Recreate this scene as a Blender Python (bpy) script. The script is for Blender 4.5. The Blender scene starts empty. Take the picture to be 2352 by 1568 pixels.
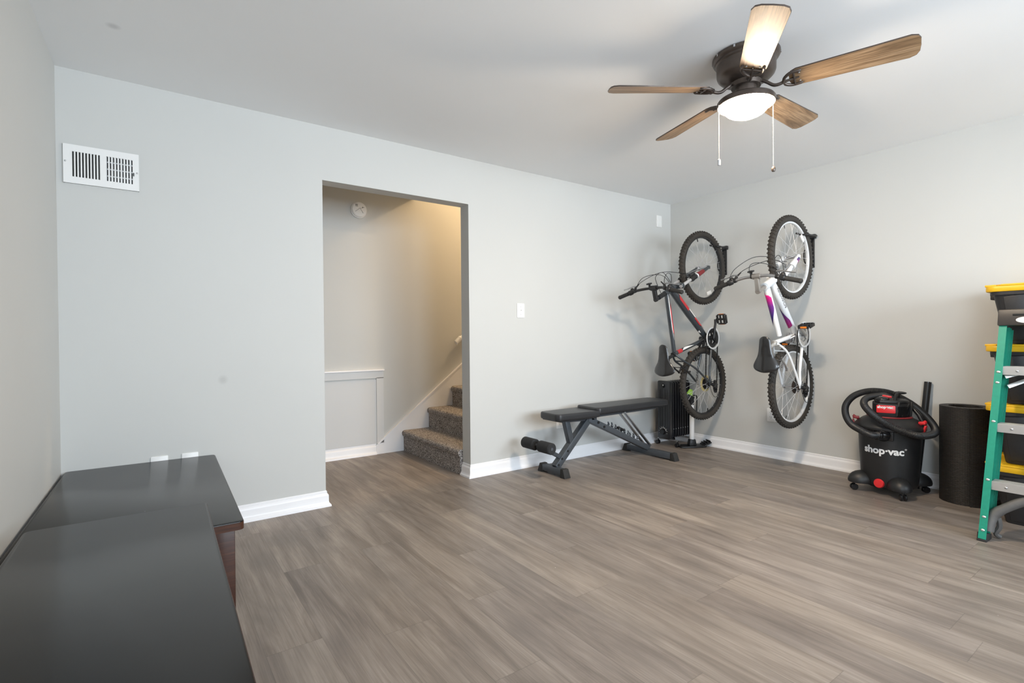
import bpy, bmesh, math, random
from math import sin, cos, pi, radians, sqrt, atan2
from mathutils import Vector, Matrix, Euler

SC = bpy.context.scene
COL = SC.collection
random.seed(7)

# ------------------------------------------------------------------ camera
F_PX, YAW, PITCH, ROLL, CAM_H = 1175.957, .62112950, -.00928156, -.00845504, 1.06179
_fw = Vector((sin(YAW)*cos(PITCH), cos(YAW)*cos(PITCH), sin(PITCH)))
_rt = Vector((cos(YAW), -sin(YAW), 0)); _up = _rt.cross(_fw)
_r = cos(ROLL)*_rt + sin(ROLL)*_up; _u = -sin(ROLL)*_rt + cos(ROLL)*_up
cam = bpy.data.objects.new('camera', bpy.data.cameras.new('camera')); COL.objects.link(cam)
cam.data.sensor_width = 36.0; cam.data.lens = F_PX/2352*36.0; cam.data.clip_start = .02
_m = Matrix((_r, _u, -_fw)).transposed().to_4x4(); _m.translation = Vector((0, 0, CAM_H)); cam.matrix_world = _m
SC.camera = cam

# ------------------------------------------------------------------ world, light, exposure
SC.view_settings.view_transform = 'Standard'; SC.view_settings.look = 'None'
SC.view_settings.gamma = 1.0; SC.view_settings.use_curve_mapping = False
SC.view_settings.exposure = 0.0
SC.cycles.max_bounces = 12; SC.cycles.diffuse_bounces = 8; SC.cycles.glossy_bounces = 4
SC.cycles.sample_clamp_indirect = 6.0; SC.cycles.use_denoising = True
SC.cycles.caustics_reflective = False; SC.cycles.caustics_refractive = False
world = bpy.data.worlds.new('sky'); SC.world = world; world.use_nodes = True
_bg = world.node_tree.nodes['Background']; _bg.inputs[0].default_value = (.62, .78, 1.0, 1); _bg.inputs[1].default_value = 1.5

def area_light(name, loc, direction, sx, sy, power, color):
    l = bpy.data.lights.new(name, 'AREA'); l.shape = 'RECTANGLE'; l.size = sx; l.size_y = sy
    l.energy = power; l.color = color
    o = bpy.data.objects.new(name, l); COL.objects.link(o); o.location = loc
    o.rotation_euler = Vector(direction).to_track_quat('-Z', 'Z').to_euler()
    return o
# daylight coming in through the three windows of the front wall and one added in the left wall, all unseen behind the viewer
WIN_FRONT = [(.15, 1.35), (1.75, 2.95), (3.1, 4.1)]; WIN_Z = (.85, 2.1); FRONT_Y = -2.0
DAY = (.80, .905, 1.0)
for _a, _b in WIN_FRONT:
    area_light('window_daylight', ((_a+_b)/2, FRONT_Y-.16, (WIN_Z[0]+WIN_Z[1])/2), (0, 1, -.10), _b-_a, WIN_Z[1]-WIN_Z[0], 86*(_b-_a), DAY)
area_light('window_daylight', (-.62, -1.15, (WIN_Z[0]+WIN_Z[1])/2), (1, .1, -.12), 1.2, WIN_Z[1]-WIN_Z[0], 100, DAY)  # added, unseen left window's light, there to lift the right wall
# the bulb of the stairwell, up beside the top of the stairs
_l = bpy.data.lights.new('stairwell_bulb', 'POINT'); _l.energy = 64; _l.color = (1.0, .68, .37); _l.shadow_soft_size = .06
_o = bpy.data.objects.new('stairwell_bulb', _l); COL.objects.link(_o); _o.location = (3.35, 3.82, 3.18)
LAMP_STRENGTH = 335.0; LAMP_COLOR = (1.0, .815, .61)

# ------------------------------------------------------------------ helpers: tags
def tag(o, label, cat, group=None, kind=None):
    o['label'] = label; o['category'] = cat
    if group: o['group'] = group
    if kind: o['kind'] = kind
    return o
def thing(name, label, cat, loc=(0, 0, 0), rot=(0, 0, 0), group=None):
    o = bpy.data.objects.new(name, None); COL.objects.link(o); o.location = loc; o.rotation_euler = rot
    o.empty_display_size = .05
    return tag(o, label, cat, group)

# ------------------------------------------------------------------ helpers: mesh
def spl(pts, n=6, closed=False):
    P = [Vector(p) for p in pts]; out = []; N = len(P)
    for i in range(N if closed else N-1):
        if closed: a, b, c, d = P[(i-1) % N], P[i], P[(i+1) % N], P[(i+2) % N]
        else: a, b, c, d = P[max(i-1, 0)], P[i], P[i+1], P[min(i+2, N-1)]
        for k in range(n):
            t = k/n
            out.append(.5*((2*b)+(c-a)*t+(2*a-5*b+4*c-d)*t*t+(3*b-a-3*c+d)*t*t*t))
    if not closed: out.append(P[-1])
    return out
def basis(d):
    d = Vector(d).normalized(); a = Vector((0, 0, 1)) if abs(d.z) < .9 else Vector((1, 0, 0))
    x = a.cross(d).normalized(); return Matrix((x, d.cross(x), d)).transposed()
class B:
    def __init__(s): s.v = []; s.f = []; s.mi = []
    def add(s, vs, fs, mi=0):
        o = len(s.v); s.v += [tuple(v) for v in vs]
        s.f += [tuple(i+o for i in f) for f in fs]; s.mi += [mi]*len(fs); return s
    def bm(s, b, M=None, mi=0):
        b.verts.index_update(); vs = [(M @ v.co if M else v.co) for v in b.verts]
        s.add(vs, [[v.index for v in f.verts] for f in b.faces], mi); b.free(); return s
    def box(s, c, size, rot=None, bev=0, seg=2, mi=0, taper=None):
        b = bmesh.new(); bmesh.ops.create_cube(b, size=1)
        for v in b.verts:
            k = 1
            if taper and v.co.z > 0: v.co.x *= taper[0]; v.co.y *= taper[1]
            v.co = Vector((v.co.x*size[0], v.co.y*size[1], v.co.z*size[2]))
        if bev: bmesh.ops.bevel(b, geom=b.edges[:], offset=bev, segments=seg, profile=.5, affect='EDGES')
        M = Matrix.Translation(Vector(c))
        if rot is not None: M = M @ (rot.to_4x4() if isinstance(rot, Matrix) else Euler(rot).to_matrix().to_4x4())
        return s.bm(b, M, mi)
    def beam(s, p0, p1, w, h, up=(0, 0, 1), bev=0, mi=0):
        p0 = Vector(p0); p1 = Vector(p1); z = (p1-p0); L = z.length; z.normalize(); up = Vector(up)
        x = up.cross(z).normalized(); y = z.cross(x)
        return s.box((p0+p1)/2, (w, h, L), Matrix((x, y, z)).transposed(), bev, mi=mi)
    def tube(s, pts, r, n=10, closed=False, caps=True, mi=0, flat=None):
        P = [Vector(p) for p in pts]; N = len(P); R = r if isinstance(r, (list, tuple)) else [r]*N
        T = []
        for i in range(N):
            a = P[(i-1) % N] if (closed or i > 0) else P[i]; c = P[(i+1) % N] if (closed or i < N-1) else P[i]
            t = (c-a); T.append(t.normalized() if t.length > 1e-9 else Vector((0, 0, 1)))
        u = basis(T[0]).col[0].copy(); vs = []
        for i in range(N):
            u = u-T[i]*u.dot(T[i]); u.normalize(); w = T[i].cross(u)
            for k in range(n):
                a = 2*pi*k/n; vs.append(P[i]+R[i]*(cos(a)*u+sin(a)*w*(flat or 1)))
        fs = []
        for i in range(N if closed else N-1):
            j = (i+1) % N
            for k in range(n): fs.append((i*n+k, i*n+(k+1) % n, j*n+(k+1) % n, j*n+k))
        if caps and not closed: fs += [tuple(range(n))[::-1], tuple(range((N-1)*n, N*n))]
        return s.add(vs, fs, mi)
    def cyl(s, p0, p1, r0, r1=None, n=20, mi=0): return s.tube([p0, p1], [r0, r0 if r1 is None else r1], n, mi=mi)
    def lathe(s, prof, n=32, M=None, mi=0, closed=False):
        vs = []; fs = []; N = len(prof)
        for k in range(n):
            a = 2*pi*k/n
            for r, z in prof:
                p = Vector((r*cos(a), r*sin(a), z)); vs.append(M @ p if M else p)
        for k in range(n):
            j = (k+1) % n
            for i in range(N if closed else N-1):
                i2 = (i+1) % N; fs.append((k*N+i, j*N+i, j*N+i2, k*N+i2))
        if not closed:
            if prof[0][0] > 1e-6: fs.append(tuple(k*N for k in range(n))[::-1])
            if prof[-1][0] > 1e-6: fs.append(tuple(k*N+N-1 for k in range(n)))
        return s.add(vs, fs, mi)
    def prism(s, outline, z0, z1, M=None, mi=0, bev=0):
        b = bmesh.new(); bot = [b.verts.new((x, y, z0)) for x, y in outline]; f = b.faces.new(bot)
        r = bmesh.ops.extrude_face_region(b, geom=[f])
        for v in [g for g in r['geom'] if isinstance(g, bmesh.types.BMVert)]: v.co.z = z1
        bmesh.ops.recalc_face_normals(b, faces=b.faces[:])
        if bev: bmesh.ops.bevel(b, geom=[e for e in b.edges if abs(e.verts[0].co.z-e.verts[1].co.z) < 1e-6], offset=bev, segments=2, profile=.5, affect='EDGES')
        return s.bm(b, M, mi)
    def ell(s, c, rad, n=20, M=None, mi=0):
        b = bmesh.new(); bmesh.ops.create_uvsphere(b, u_segments=n, v_segments=max(8, n//2), radius=1)
        T = Matrix.Translation(Vector(c)) @ (M.to_4x4() if M else Matrix.Identity(4)) @ Matrix.Diagonal((*rad, 1))
        return s.bm(b, T, mi)
    def build(s, name, mats, parent=None, smooth=38, loc=None, rot=None):
        me = bpy.data.meshes.new(name); me.from_pydata(s.v, [], s.f)
        b = bmesh.new(); b.from_mesh(me); bmesh.ops.remove_doubles(b, verts=b.verts[:], dist=1e-6)
        bmesh.ops.recalc_face_normals(b, faces=b.faces[:])
        b.to_mesh(me); b.free()
        for m in (mats if isinstance(mats, (list, tuple)) else [mats]): me.materials.append(m)
        if len(me.polygons) == len(s.mi) and any(s.mi):
            for p, k in zip(me.polygons, s.mi): p.material_index = k
        if smooth:
            me.polygons.foreach_set('use_smooth', [True]*len(me.polygons)); me.set_sharp_from_angle(angle=radians(smooth))
        o = bpy.data.objects.new(name, me); COL.objects.link(o)
        if parent: o.parent = parent
        if loc is not None: o.location = loc
        if rot is not None: o.rotation_euler = rot
        return o
def struct(name, b, m, parent=None, smooth=38):
    o = b.build(name, m, parent, smooth); o['kind'] = 'structure'; return o
def rrect(w, h, r, n=5, cx=0, cy=0):
    out = []
    for sx, sy, a0 in ((1, 1, 0), (-1, 1, 90), (-1, -1, 180), (1, -1, 270)):
        for k in range(n+1):
            a = radians(a0+90*k/n); out.append((cx+sx*(w/2-r)+r*cos(a), cy+sy*(h/2-r)+r*sin(a)))
    return out
def copy_tree(o, parent=None):
    c = o.copy(); COL.objects.link(c)
    if parent: c.parent = parent
    for ch in list(o.children): copy_tree(ch, c)
    return c

# ------------------------------------------------------------------ helpers: materials
def mat(name, col, rough=.5, metal=0, spec=.5, coat=0, noise=None, bump=None, emit=None):
    """noise=(scale, amount[, stretch]) varies the tint; bump=(scale, strength)"""
    m = bpy.data.materials.new(name); m.use_nodes = True; nt = m.node_tree; N = nt.nodes; L = nt.links
    p = N['Principled BSDF']; c = (*col, 1)
    p.inputs['Base Color'].default_value = c; p.inputs['Roughness'].default_value = rough
    p.inputs['Metallic'].default_value = metal; p.inputs['Specular IOR Level'].default_value = spec
    p.inputs['Coat Weight'].default_value = coat
    tc = N.new('ShaderNodeTexCoord')
    if noise:
        mp = N.new('ShaderNodeMapping'); L.new(tc.outputs['Object'], mp.inputs[0])
        mp.inputs['Scale'].default_value = noise[2] if len(noise) > 2 else (1, 1, 1)
        n = N.new('ShaderNodeTexNoise'); n.inputs['Scale'].default_value = noise[0]; n.inputs['Detail'].default_value = 6
        L.new(mp.outputs[0], n.inputs['Vector'])
        mx = N.new('ShaderNodeMix'); mx.data_type = 'RGBA'; a = noise[1]
        mx.inputs[6].default_value = (*[x*(1-a) for x in col], 1); mx.inputs[7].default_value = (*[min(1, x*(1+a)) for x in col], 1)
        L.new(n.outputs['Fac'], mx.inputs[0]); L.new(mx.outputs[2], p.inputs['Base Color'])
    if bump:
        n2 = N.new('ShaderNodeTexNoise'); n2.inputs['Scale'].default_value = bump[0]; n2.inputs['Detail'].default_value = 4
        L.new(tc.outputs['Object'], n2.inputs['Vector'])
        bp = N.new('ShaderNodeBump'); bp.inputs['Strength'].default_value = bump[1]; bp.inputs['Distance'].default_value = .002
        L.new(n2.outputs['Fac'], bp.inputs['Height']); L.new(bp.outputs[0], p.inputs['Normal'])
    if emit:
        p.inputs['Emission Color'].default_value = (*emit[0], 1); p.inputs['Emission Strength'].default_value = emit[1]
    return m
class NT:
    """small node-tree writer"""
    def __init__(s, name):
        s.m = bpy.data.materials.new(name); s.m.use_nodes = True; s.t = s.m.node_tree; s.p = s.t.nodes['Principled BSDF']
    def n(s, kind, **kw):
        o = s.t.nodes.new('ShaderNode'+kind)
        for k, v in kw.items(): setattr(o, k, v)
        return o
    def l(s, a, b): s.t.links.new(a, b)
    def math(s, op, a, b=None, c=None):
        o = s.n('Math', operation=op)
        for i, x in enumerate((a, b, c)):
            if x is None: continue
            if isinstance(x, (int, float)): o.inputs[i].default_value = x
            else: s.l(x, o.inputs[i])
        return o.outputs[0]
    def ramp(s, fac, stops, interp='LINEAR'):
        r = s.n('ValToRGB'); r.color_ramp.interpolation = interp; e = r.color_ramp.elements
        while len(e) < len(stops): e.new(.5)
        for el, (pos, c) in zip(e, stops): el.position = pos; el.color = (*c, 1)
        s.l(fac, r.inputs[0]); return r.outputs[0]
    def mix(s, fac, a, b, blend='MIX'):
        o = s.n('Mix', data_type='RGBA', blend_type=blend)
        for i, x in ((0, fac), (6, a), (7, b)):
            if isinstance(x, (int, float)): o.inputs[i].default_value = x
            elif isinstance(x, tuple): o.inputs[i].default_value = (*x, 1)
            else: s.l(x, o.inputs[i])
        return o.outputs[2]

def make_floor_mat():
    t = NT('grey_brown_vinyl_planks'); tc = t.n('TexCoord'); sp = t.n('SeparateXYZ'); t.l(tc.outputs['Object'], sp.inputs[0])
    W, LEN = .183, 1.22; x, y = sp.outputs[0], sp.outputs[1]
    xs = t.math('DIVIDE', t.math('ADD', x, 20*W+.052), W); row = t.math('FLOOR', xs); fx = t.math('FRACT', xs)
    off = t.math('FRACT', t.math('MULTIPLY', t.math('SINE', t.math('MULTIPLY', row, 12.9898)), 43758.5))
    ys = t.math('ADD', t.math('DIVIDE', y, LEN), t.math('ADD', off, 20)); colm = t.math('FLOOR', ys); fy = t.math('FRACT', ys)
    cid = t.n('CombineXYZ'); t.l(row, cid.inputs[0]); t.l(colm, cid.inputs[1])
    wn = t.n('TexWhiteNoise', noise_dimensions='2D'); t.l(cid.outputs[0], wn.inputs['Vector']); rnd = wn.outputs['Value']
    gv = t.n('CombineXYZ'); t.l(t.math('MULTIPLY', x, 9.0), gv.inputs[0]); t.l(t.math('MULTIPLY', y, .9), gv.inputs[1]); t.l(t.math('MULTIPLY', rnd, 37.0), gv.inputs[2])
    g1 = t.n('TexNoise'); g1.inputs['Scale'].default_value = 1.6; g1.inputs['Detail'].default_value = 8; g1.inputs['Roughness'].default_value = .62; g1.inputs['Distortion'].default_value = .6
    t.l(gv.outputs[0], g1.inputs['Vector'])
    fv = t.n('CombineXYZ'); t.l(t.math('MULTIPLY', x, 210.0), fv.inputs[0]); t.l(t.math('MULTIPLY', y, 5.0), fv.inputs[1]); t.l(t.math('MULTIPLY', rnd, 11.0), fv.inputs[2])
    g2 = t.n('TexNoise'); g2.inputs['Scale'].default_value = 1.0; g2.inputs['Detail'].default_value = 5; t.l(fv.outputs[0], g2.inputs['Vector'])
    bv = t.n('CombineXYZ'); t.l(t.math('MULTIPLY', x, 5.5), bv.inputs[0]); t.l(t.math('MULTIPLY', y, 2.6), bv.inputs[1]); t.l(t.math('MULTIPLY', rnd, 53.0), bv.inputs[2])
    g3 = t.n('TexNoise'); g3.inputs['Scale'].default_value = 1.0; g3.inputs['Detail'].default_value = 3; t.l(bv.outputs[0], g3.inputs['Vector'])
    base = t.ramp(g1.outputs['Fac'], [(.22, FLOOR_C[0]), (.42, FLOOR_C[1]), (.58, FLOOR_C[2]), (.8, FLOOR_C[3])])
    c = t.mix(t.ramp(g2.outputs['Fac'], [(.36, (0, 0, 0)), (.50, (.12, .12, .12)), (.68, (.36, .36, .36))]), base, FLOOR_C[0])
    c = t.mix(t.ramp(g3.outputs['Fac'], [(.30, (.5, .5, .5)), (.52, (0, 0, 0))]), c, FLOOR_C[4])
    tint = t.ramp(rnd, [(0, (.93, .92, .93)), (.5, (1.0, .99, .98)), (1, (1.09, 1.07, 1.04))])
    c = t.mix(1.0, c, tint, 'MULTIPLY')
    ex = t.math('MINIMUM', fx, t.math('SUBTRACT', 1.0, fx)); ey = t.math('MINIMUM', fy, t.math('SUBTRACT', 1.0, fy))
    seam = t.math('MAXIMUM', t.math('LESS_THAN', ex, .006), t.math('LESS_THAN', ey, .0011))
    c = t.mix(t.math('MULTIPLY', seam, .26), c, (.03, .025, .022))
    vo = t.n('TexVoronoi'); vo.inputs['Scale'].default_value = 5.5; t.l(tc.outputs['Object'], vo.inputs['Vector'])
    speck = t.math('LESS_THAN', vo.outputs['Distance'], .012)
    c = t.mix(speck, c, (.75, .72, .66))
    t.l(c, t.p.inputs['Base Color'])
    rr = t.math('ADD', t.math('MULTIPLY', g2.outputs['Fac'], .16), .34); t.l(rr, t.p.inputs['Roughness']); t.p.inputs['Specular IOR Level'].default_value = .45
    bp = t.n('Bump'); bp.inputs['Strength'].default_value = .22; bp.inputs['Distance'].default_value = .001
    t.l(t.math('SUBTRACT', g2.outputs['Fac'], seam), bp.inputs['Height']); t.l(bp.outputs[0], t.p.inputs['Normal'])
    return t.m
FLOOR_C = [(.105, .086, .073), (.205, .173, .149), (.285, .245, .213), (.385, .338, .296), (.138, .119, .107)]

def make_paint(name, col, spots=(), amt=.03):
    t = NT(name); tc = t.n('TexCoord')
    n = t.n('TexNoise'); n.inputs['Scale'].default_value = 1.3; n.inputs['Detail'].default_value = 5; t.l(tc.outputs['Object'], n.inputs['Vector'])
    c = t.mix(n.outputs['Fac'], tuple(x*(1-amt) for x in col), tuple(x*(1+amt) for x in col))
    for (p, r, d) in spots:
        ds = t.n('VectorMath', operation='DISTANCE'); t.l(tc.outputs['Object'], ds.inputs[0]); ds.inputs[1].default_value = p
        k = t.ramp(t.math('DIVIDE', ds.outputs['Value'], r), [(.3, (d, d, d)), (1, (0, 0, 0))])
        c = t.mix(k, c, tuple(x*.6 for x in col))
    t.l(c, t.p.inputs['Base Color']); t.p.inputs['Roughness'].default_value = .62; t.p.inputs['Specular IOR Level'].default_value = .3
    n2 = t.n('TexNoise'); n2.inputs['Scale'].default_value = 140; t.l(tc.outputs['Object'], n2.inputs['Vector'])
    bp = t.n('Bump'); bp.inputs['Strength'].default_value = .08; bp.inputs['Distance'].default_value = .001; t.l(n2.outputs['Fac'], bp.inputs['Height']); t.l(bp.outputs[0], t.p.inputs['Normal'])
    return t.m
def make_wood(name, cols, sx=3.0, sy=26.0, rough=.45, coat=0):
    """grain runs along local X"""
    t = NT(name); tc = t.n('TexCoord'); mp = t.n('Mapping'); mp.inputs['Scale'].default_value = (sx, sy, sy); t.l(tc.outputs['Object'], mp.inputs[0])
    info = t.n('ObjectInfo'); ad = t.n('VectorMath', operation='ADD'); t.l(mp.outputs[0], ad.inputs[0])
    cz = t.n('CombineXYZ'); t.l(t.math('MULTIPLY', info.outputs['Random'], 40.0), cz.inputs[0]); t.l(cz.outputs[0], ad.inputs[1])
    n = t.n('TexNoise'); n.inputs['Scale'].default_value = 1; n.inputs['Detail'].default_value = 7; n.inputs['Distortion'].default_value = 1.2; t.l(ad.outputs[0], n.inputs['Vector'])
    mp2 = t.n('Mapping'); mp2.inputs['Scale'].default_value = (sx*3, sy*9, sy*9); t.l(tc.outputs['Object'], mp2.inputs[0])
    n2 = t.n('TexNoise'); n2.inputs['Scale'].default_value = 1; n2.inputs['Detail'].default_value = 4; t.l(mp2.outputs[0], n2.inputs['Vector'])
    c = t.ramp(n.outputs['Fac'], [(.3, cols[0]), (.5, cols[1]), (.7, cols[2])])
    c = t.mix(t.ramp(n2.outputs['Fac'], [(.35, (.7, .7, .7)), (.55, (0, 0, 0))]), c, cols[0])
    t.l(c, t.p.inputs['Base Color']); t.p.inputs['Roughness'].default_value = rough; t.p.inputs['Coat Weight'].default_value = coat
    return t.m
def make_carpet():
    t = NT('speckled_carpet'); tc = t.n('TexCoord')
    v = t.n('TexVoronoi'); v.inputs['Scale'].default_value = 210; t.l(tc.outputs['Object'], v.inputs['Vector'])
    n = t.n('TexNoise'); n.inputs['Scale'].default_value = 150; n.inputs['Detail'].default_value = 3; t.l(tc.outputs['Object'], n.inputs['Vector'])
    sep = t.n('SeparateColor'); t.l(v.outputs['Color'], sep.inputs[0])
    c = t.ramp(sep.outputs[0], [(0, (.075, .068, .066)), (.3, (.20, .18, .172)), (.62, (.37, .335, .315)), (1, (.66, .62, .58))])
    t.l(c, t.p.inputs['Base Color']); t.p.inputs['Roughness'].default_value = 1; t.p.inputs['Specular IOR Level'].default_value = .1
    bp = t.n('Bump'); bp.inputs['Strength'].default_value = .9; bp.inputs['Distance'].default_value = .006; t.l(n.outputs['Fac'], bp.inputs['Height']); t.l(bp.outputs[0], t.p.inputs['Normal'])
    return t.m
def make_mat_ribs():
    t = NT('ribbed_foam'); tc = t.n('TexCoord'); sp = t.n('SeparateXYZ'); t.l(tc.outputs['Object'], sp.inputs[0])
    ang = t.math('ARCTAN2', sp.outputs[1], sp.outputs[0]); z = t.math('MULTIPLY', sp.outputs[2], 118.0)
    col_ = t.math('FLOOR', t.math('MULTIPLY', ang, 11.0)); w = t.math('ADD', z, t.math('MULTIPLY', t.math('PINGPONG', col_, 1.0), .5))
    rib = t.math('SINE', t.math('MULTIPLY', w, 6.28318/1.0))
    c = t.ramp(t.math('MULTIPLY_ADD', rib, .5, .5), [(0, (.005, .004, .004)), (1, (.024, .020, .018))]); t.l(c, t.p.inputs['Base Color'])
    t.p.inputs['Roughness'].default_value = .55
    bp = t.n('Bump'); bp.inputs['Strength'].default_value = .8; bp.inputs['Distance'].default_value = .002; t.l(rib, bp.inputs['Height']); t.l(bp.outputs[0], t.p.inputs['Normal'])
    return t.m
def make_gradient(name, stops, rough=.35):
    t = NT(name); tc = t.n('TexCoord'); sp = t.n('SeparateXYZ'); t.l(tc.outputs['Generated'], sp.inputs[0])
    t.l(t.ramp(sp.outputs[0], stops), t.p.inputs['Base Color']); t.p.inputs['Roughness'].default_value = rough; t.p.inputs['Coat Weight'].default_value = .4
    return t.m
def make_table_mat():
    t = NT('espresso_lacquer'); tc = t.n('TexCoord')
    mp = t.n('Mapping'); mp.inputs['Scale'].default_value = (3, 40, 3); t.l(tc.outputs['Object'], mp.inputs[0])
    n = t.n('TexNoise'); n.inputs['Scale'].default_value = 2; n.inputs['Detail'].default_value = 6; t.l(mp.outputs[0], n.inputs['Vector'])
    c = t.mix(n.outputs['Fac'], (.005, .005, .005), (.010, .0095, .0095))
    v = t.n('TexVoronoi'); v.inputs['Scale'].default_value = 6; t.l(tc.outputs['Object'], v.inputs['Vector'])
    c = t.mix(t.math('LESS_THAN', v.outputs['Distance'], .012), c, (.5, .5, .5))
    t.l(c, t.p.inputs['Base Color']); t.p.inputs['Specular IOR Level'].default_value = .22
    t.p.inputs['Roughness'].default_value = .2
    n3 = t.n('TexNoise'); n3.inputs['Scale'].default_value = 3; t.l(tc.outputs['Object'], n3.inputs['Vector'])
    t.l(t.math('MULTIPLY_ADD', n3.outputs['Fac'], .08, .19), t.p.inputs['Roughness'])
    return t.m

M = {}
M['wall'] = make_paint('pale_grey_paint', (.60, .605, .59), [((.355, 3.324, .831), .03, .35)])
M['ceil'] = make_paint('flat_ceiling_paint', (.89, .895, .90), [((-.096, 2.769, 2.4), .03, .5)])
M['trim'] = mat('white_gloss_trim', (.90, .90, .92), .32, noise=(3, .02))
M['floor'] = make_floor_mat(); M['carpet'] = make_carpet()
M['panelpaint'] = mat('satin_panel_paint', (.66, .665, .665), .5, noise=(3, .02))
M['plate'] = mat('white_plastic', (.85, .85, .84), .35, noise=(4, .02))
M['dark'] = mat('dark_void', (.012, .012, .012), .7, noise=(5, .2))  # near-black colour standing in for the shade inside slots and recesses
M['black'] = mat('black_plastic', (.013, .013, .014), .45, noise=(18, .25))
M['blackgloss'] = mat('glossy_black_plastic', (.010, .010, .011), .22, noise=(10, .2))
M['blackmatte'] = mat('matt_black_rubber', (.022, .021, .020), .75, noise=(40, .3), bump=(300, .3))
M['tyre'] = mat('tyre_rubber', (.034, .029, .024), .8, noise=(30, .35), bump=(200, .3))
M['chrome'] = mat('chrome', (.75, .75, .77), .18, 1, noise=(20, .05))
M['steel'] = mat('brushed_steel', (.50, .50, .51), .38, 1, noise=(40, .12))
M['alu'] = mat('aluminium', (.72, .71, .69), .38, .85, noise=(30, .08))
M['rimsilver'] = mat('bright_rim', (.80, .81, .82), .3, .25, noise=(20, .04))
M['beads'] = mat('bead_chain', (.42, .40, .38), .35, .8, noise=(30, .1))
M['silver'] = mat('silver_paint', (.62, .62, .63), .35, .4, noise=(25, .06))
M['gunmetal'] = mat('grey_powder_coat', (.075, .085, .098), .42, .25, noise=(30, .12))
M['vinyl'] = mat('black_vinyl', (.026, .027, .030), .38, noise=(12, .15), bump=(220, .18))
M['saddle'] = mat('smooth_black_saddle_vinyl', (.010, .010, .011), .30, coat=.5, noise=(12, .15))
M['cap'] = mat('brown_black_plastic', (.048, .042, .039), .42, noise=(20, .2))
M['foam'] = mat('black_foam', (.020, .021, .023), .9, noise=(60, .3), bump=(260, .5))
M['white'] = mat('white_gloss_paint', (.82, .83, .84), .25, coat=.4, noise=(6, .02))
M['red'] = mat('red_plastic', (.72, .030, .035), .32, noise=(12, .08))
M['redpaint'] = mat('red_gloss_paint', (.48, .020, .026), .28, coat=.4, noise=(12, .08))
M['darkred'] = mat('dark_red_plastic', (.22, .018, .022), .4, noise=(12, .1))
M['orange'] = mat('amber_reflector', (.75, .22, .03), .25, noise=(20, .1))
M['brass'] = mat('straw_coloured_disc', (.46, .38, .17), .5, noise=(30, .1))
M['bronze'] = mat('oil_rubbed_bronze', (.095, .074, .062), .36, .55, noise=(30, .25))
M['green'] = mat('green_fibreglass', (.010, .255, .165), .42, noise=(60, .14), bump=(200, .1))
M['yellow'] = mat('yellow_plastic', (.78, .46, .012), .4, noise=(10, .05))
M['tote'] = mat('black_tote_plastic', (.018, .018, .020), .48, noise=(40, .25), bump=(120, .25))
M['heater'] = mat('black_enamel', (.014, .015, .018), .28, coat=.3, noise=(10, .2))
M['lime'] = mat('lime_plastic', (.36, .68, .10), .4, noise=(10, .06))
M['brownwood'] = make_wood('red_brown_stained_wood', [(.030, .0095, .005), (.055, .018, .009), (.078, .028, .013)], 4, 30, .35)
M['table'] = make_table_mat()
M['bladewood'] = make_wood('light_oak_veneer', [(.12, .070, .036), (.31, .20, .112), (.42, .29, .175)], 2.5, 26, .42)
M['mat'] = make_mat_ribs()
M['bracegrey'] = mat('worn_grey_plastic', (.11, .105, .10), .55, noise=(22, .45))
M['label'] = mat('white_sticker', (.8, .79, .77), .45, noise=(20, .04))
M['glow'] = mat('lit_frosted_glass', (.9, .88, .84), .4, emit=(LAMP_COLOR, LAMP_STRENGTH), noise=(10, .02))
M['slate'] = mat('slate_gloss_paint', (.040, .052, .062), .28, .15, coat=.5, noise=(14, .1))
M['navygrey'] = mat('charcoal_gloss_paint', (.042, .050, .058), .26, .1, coat=.5, noise=(14, .1))
_g = NT('window_glass'); _tr = _g.n('BsdfTransparent'); _gl = _g.n('BsdfGlossy'); _gl.inputs['Roughness'].default_value = .02; _fr = _g.n('Fresnel'); _mx = _g.n('MixShader')
_g.l(_fr.outputs[0], _mx.inputs[0]); _g.l(_tr.outputs[0], _mx.inputs[1]); _g.l(_gl.outputs[0], _mx.inputs[2]); _g.l(_mx.outputs[0], _g.t.nodes['Material Output'].inputs[0])
M['glass'] = _g.m

# ------------------------------------------------------------------ the room
XL, XR, YB, H = -.345, 4.39, 3.324, 2.4
YB2 = 3.44; YH = 4.53; OX0, OX1, OZ = .918, 1.985, 2.06
XLF = XL-.02*(YB-FRONT_Y)          # the left wall runs slightly out of square
struct('floor', B().add([(-.8, FRONT_Y-.15, 0), (XR+.15, FRONT_Y-.15, 0), (XR+.15, YH+.15, 0), (-.8, YH+.15, 0), (-.8, FRONT_Y-.15, -.1), (XR+.15, FRONT_Y-.15, -.1), (XR+.15, YH+.15, -.1), (-.8, YH+.15, -.1)],
       [(0, 1, 2, 3), (4, 7, 6, 5), (0, 4, 5, 1), (1, 5, 6, 2), (2, 6, 7, 3), (3, 7, 4, 0)]), M['floor'], smooth=None)
b = B(); b.box(((-.8+XR+.15)/2, (FRONT_Y-.15+YB2)/2, H+.06), (XR+.95, YB2-FRONT_Y+.15, .12)); struct('ceiling', b, M['ceil'], smooth=None)
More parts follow.
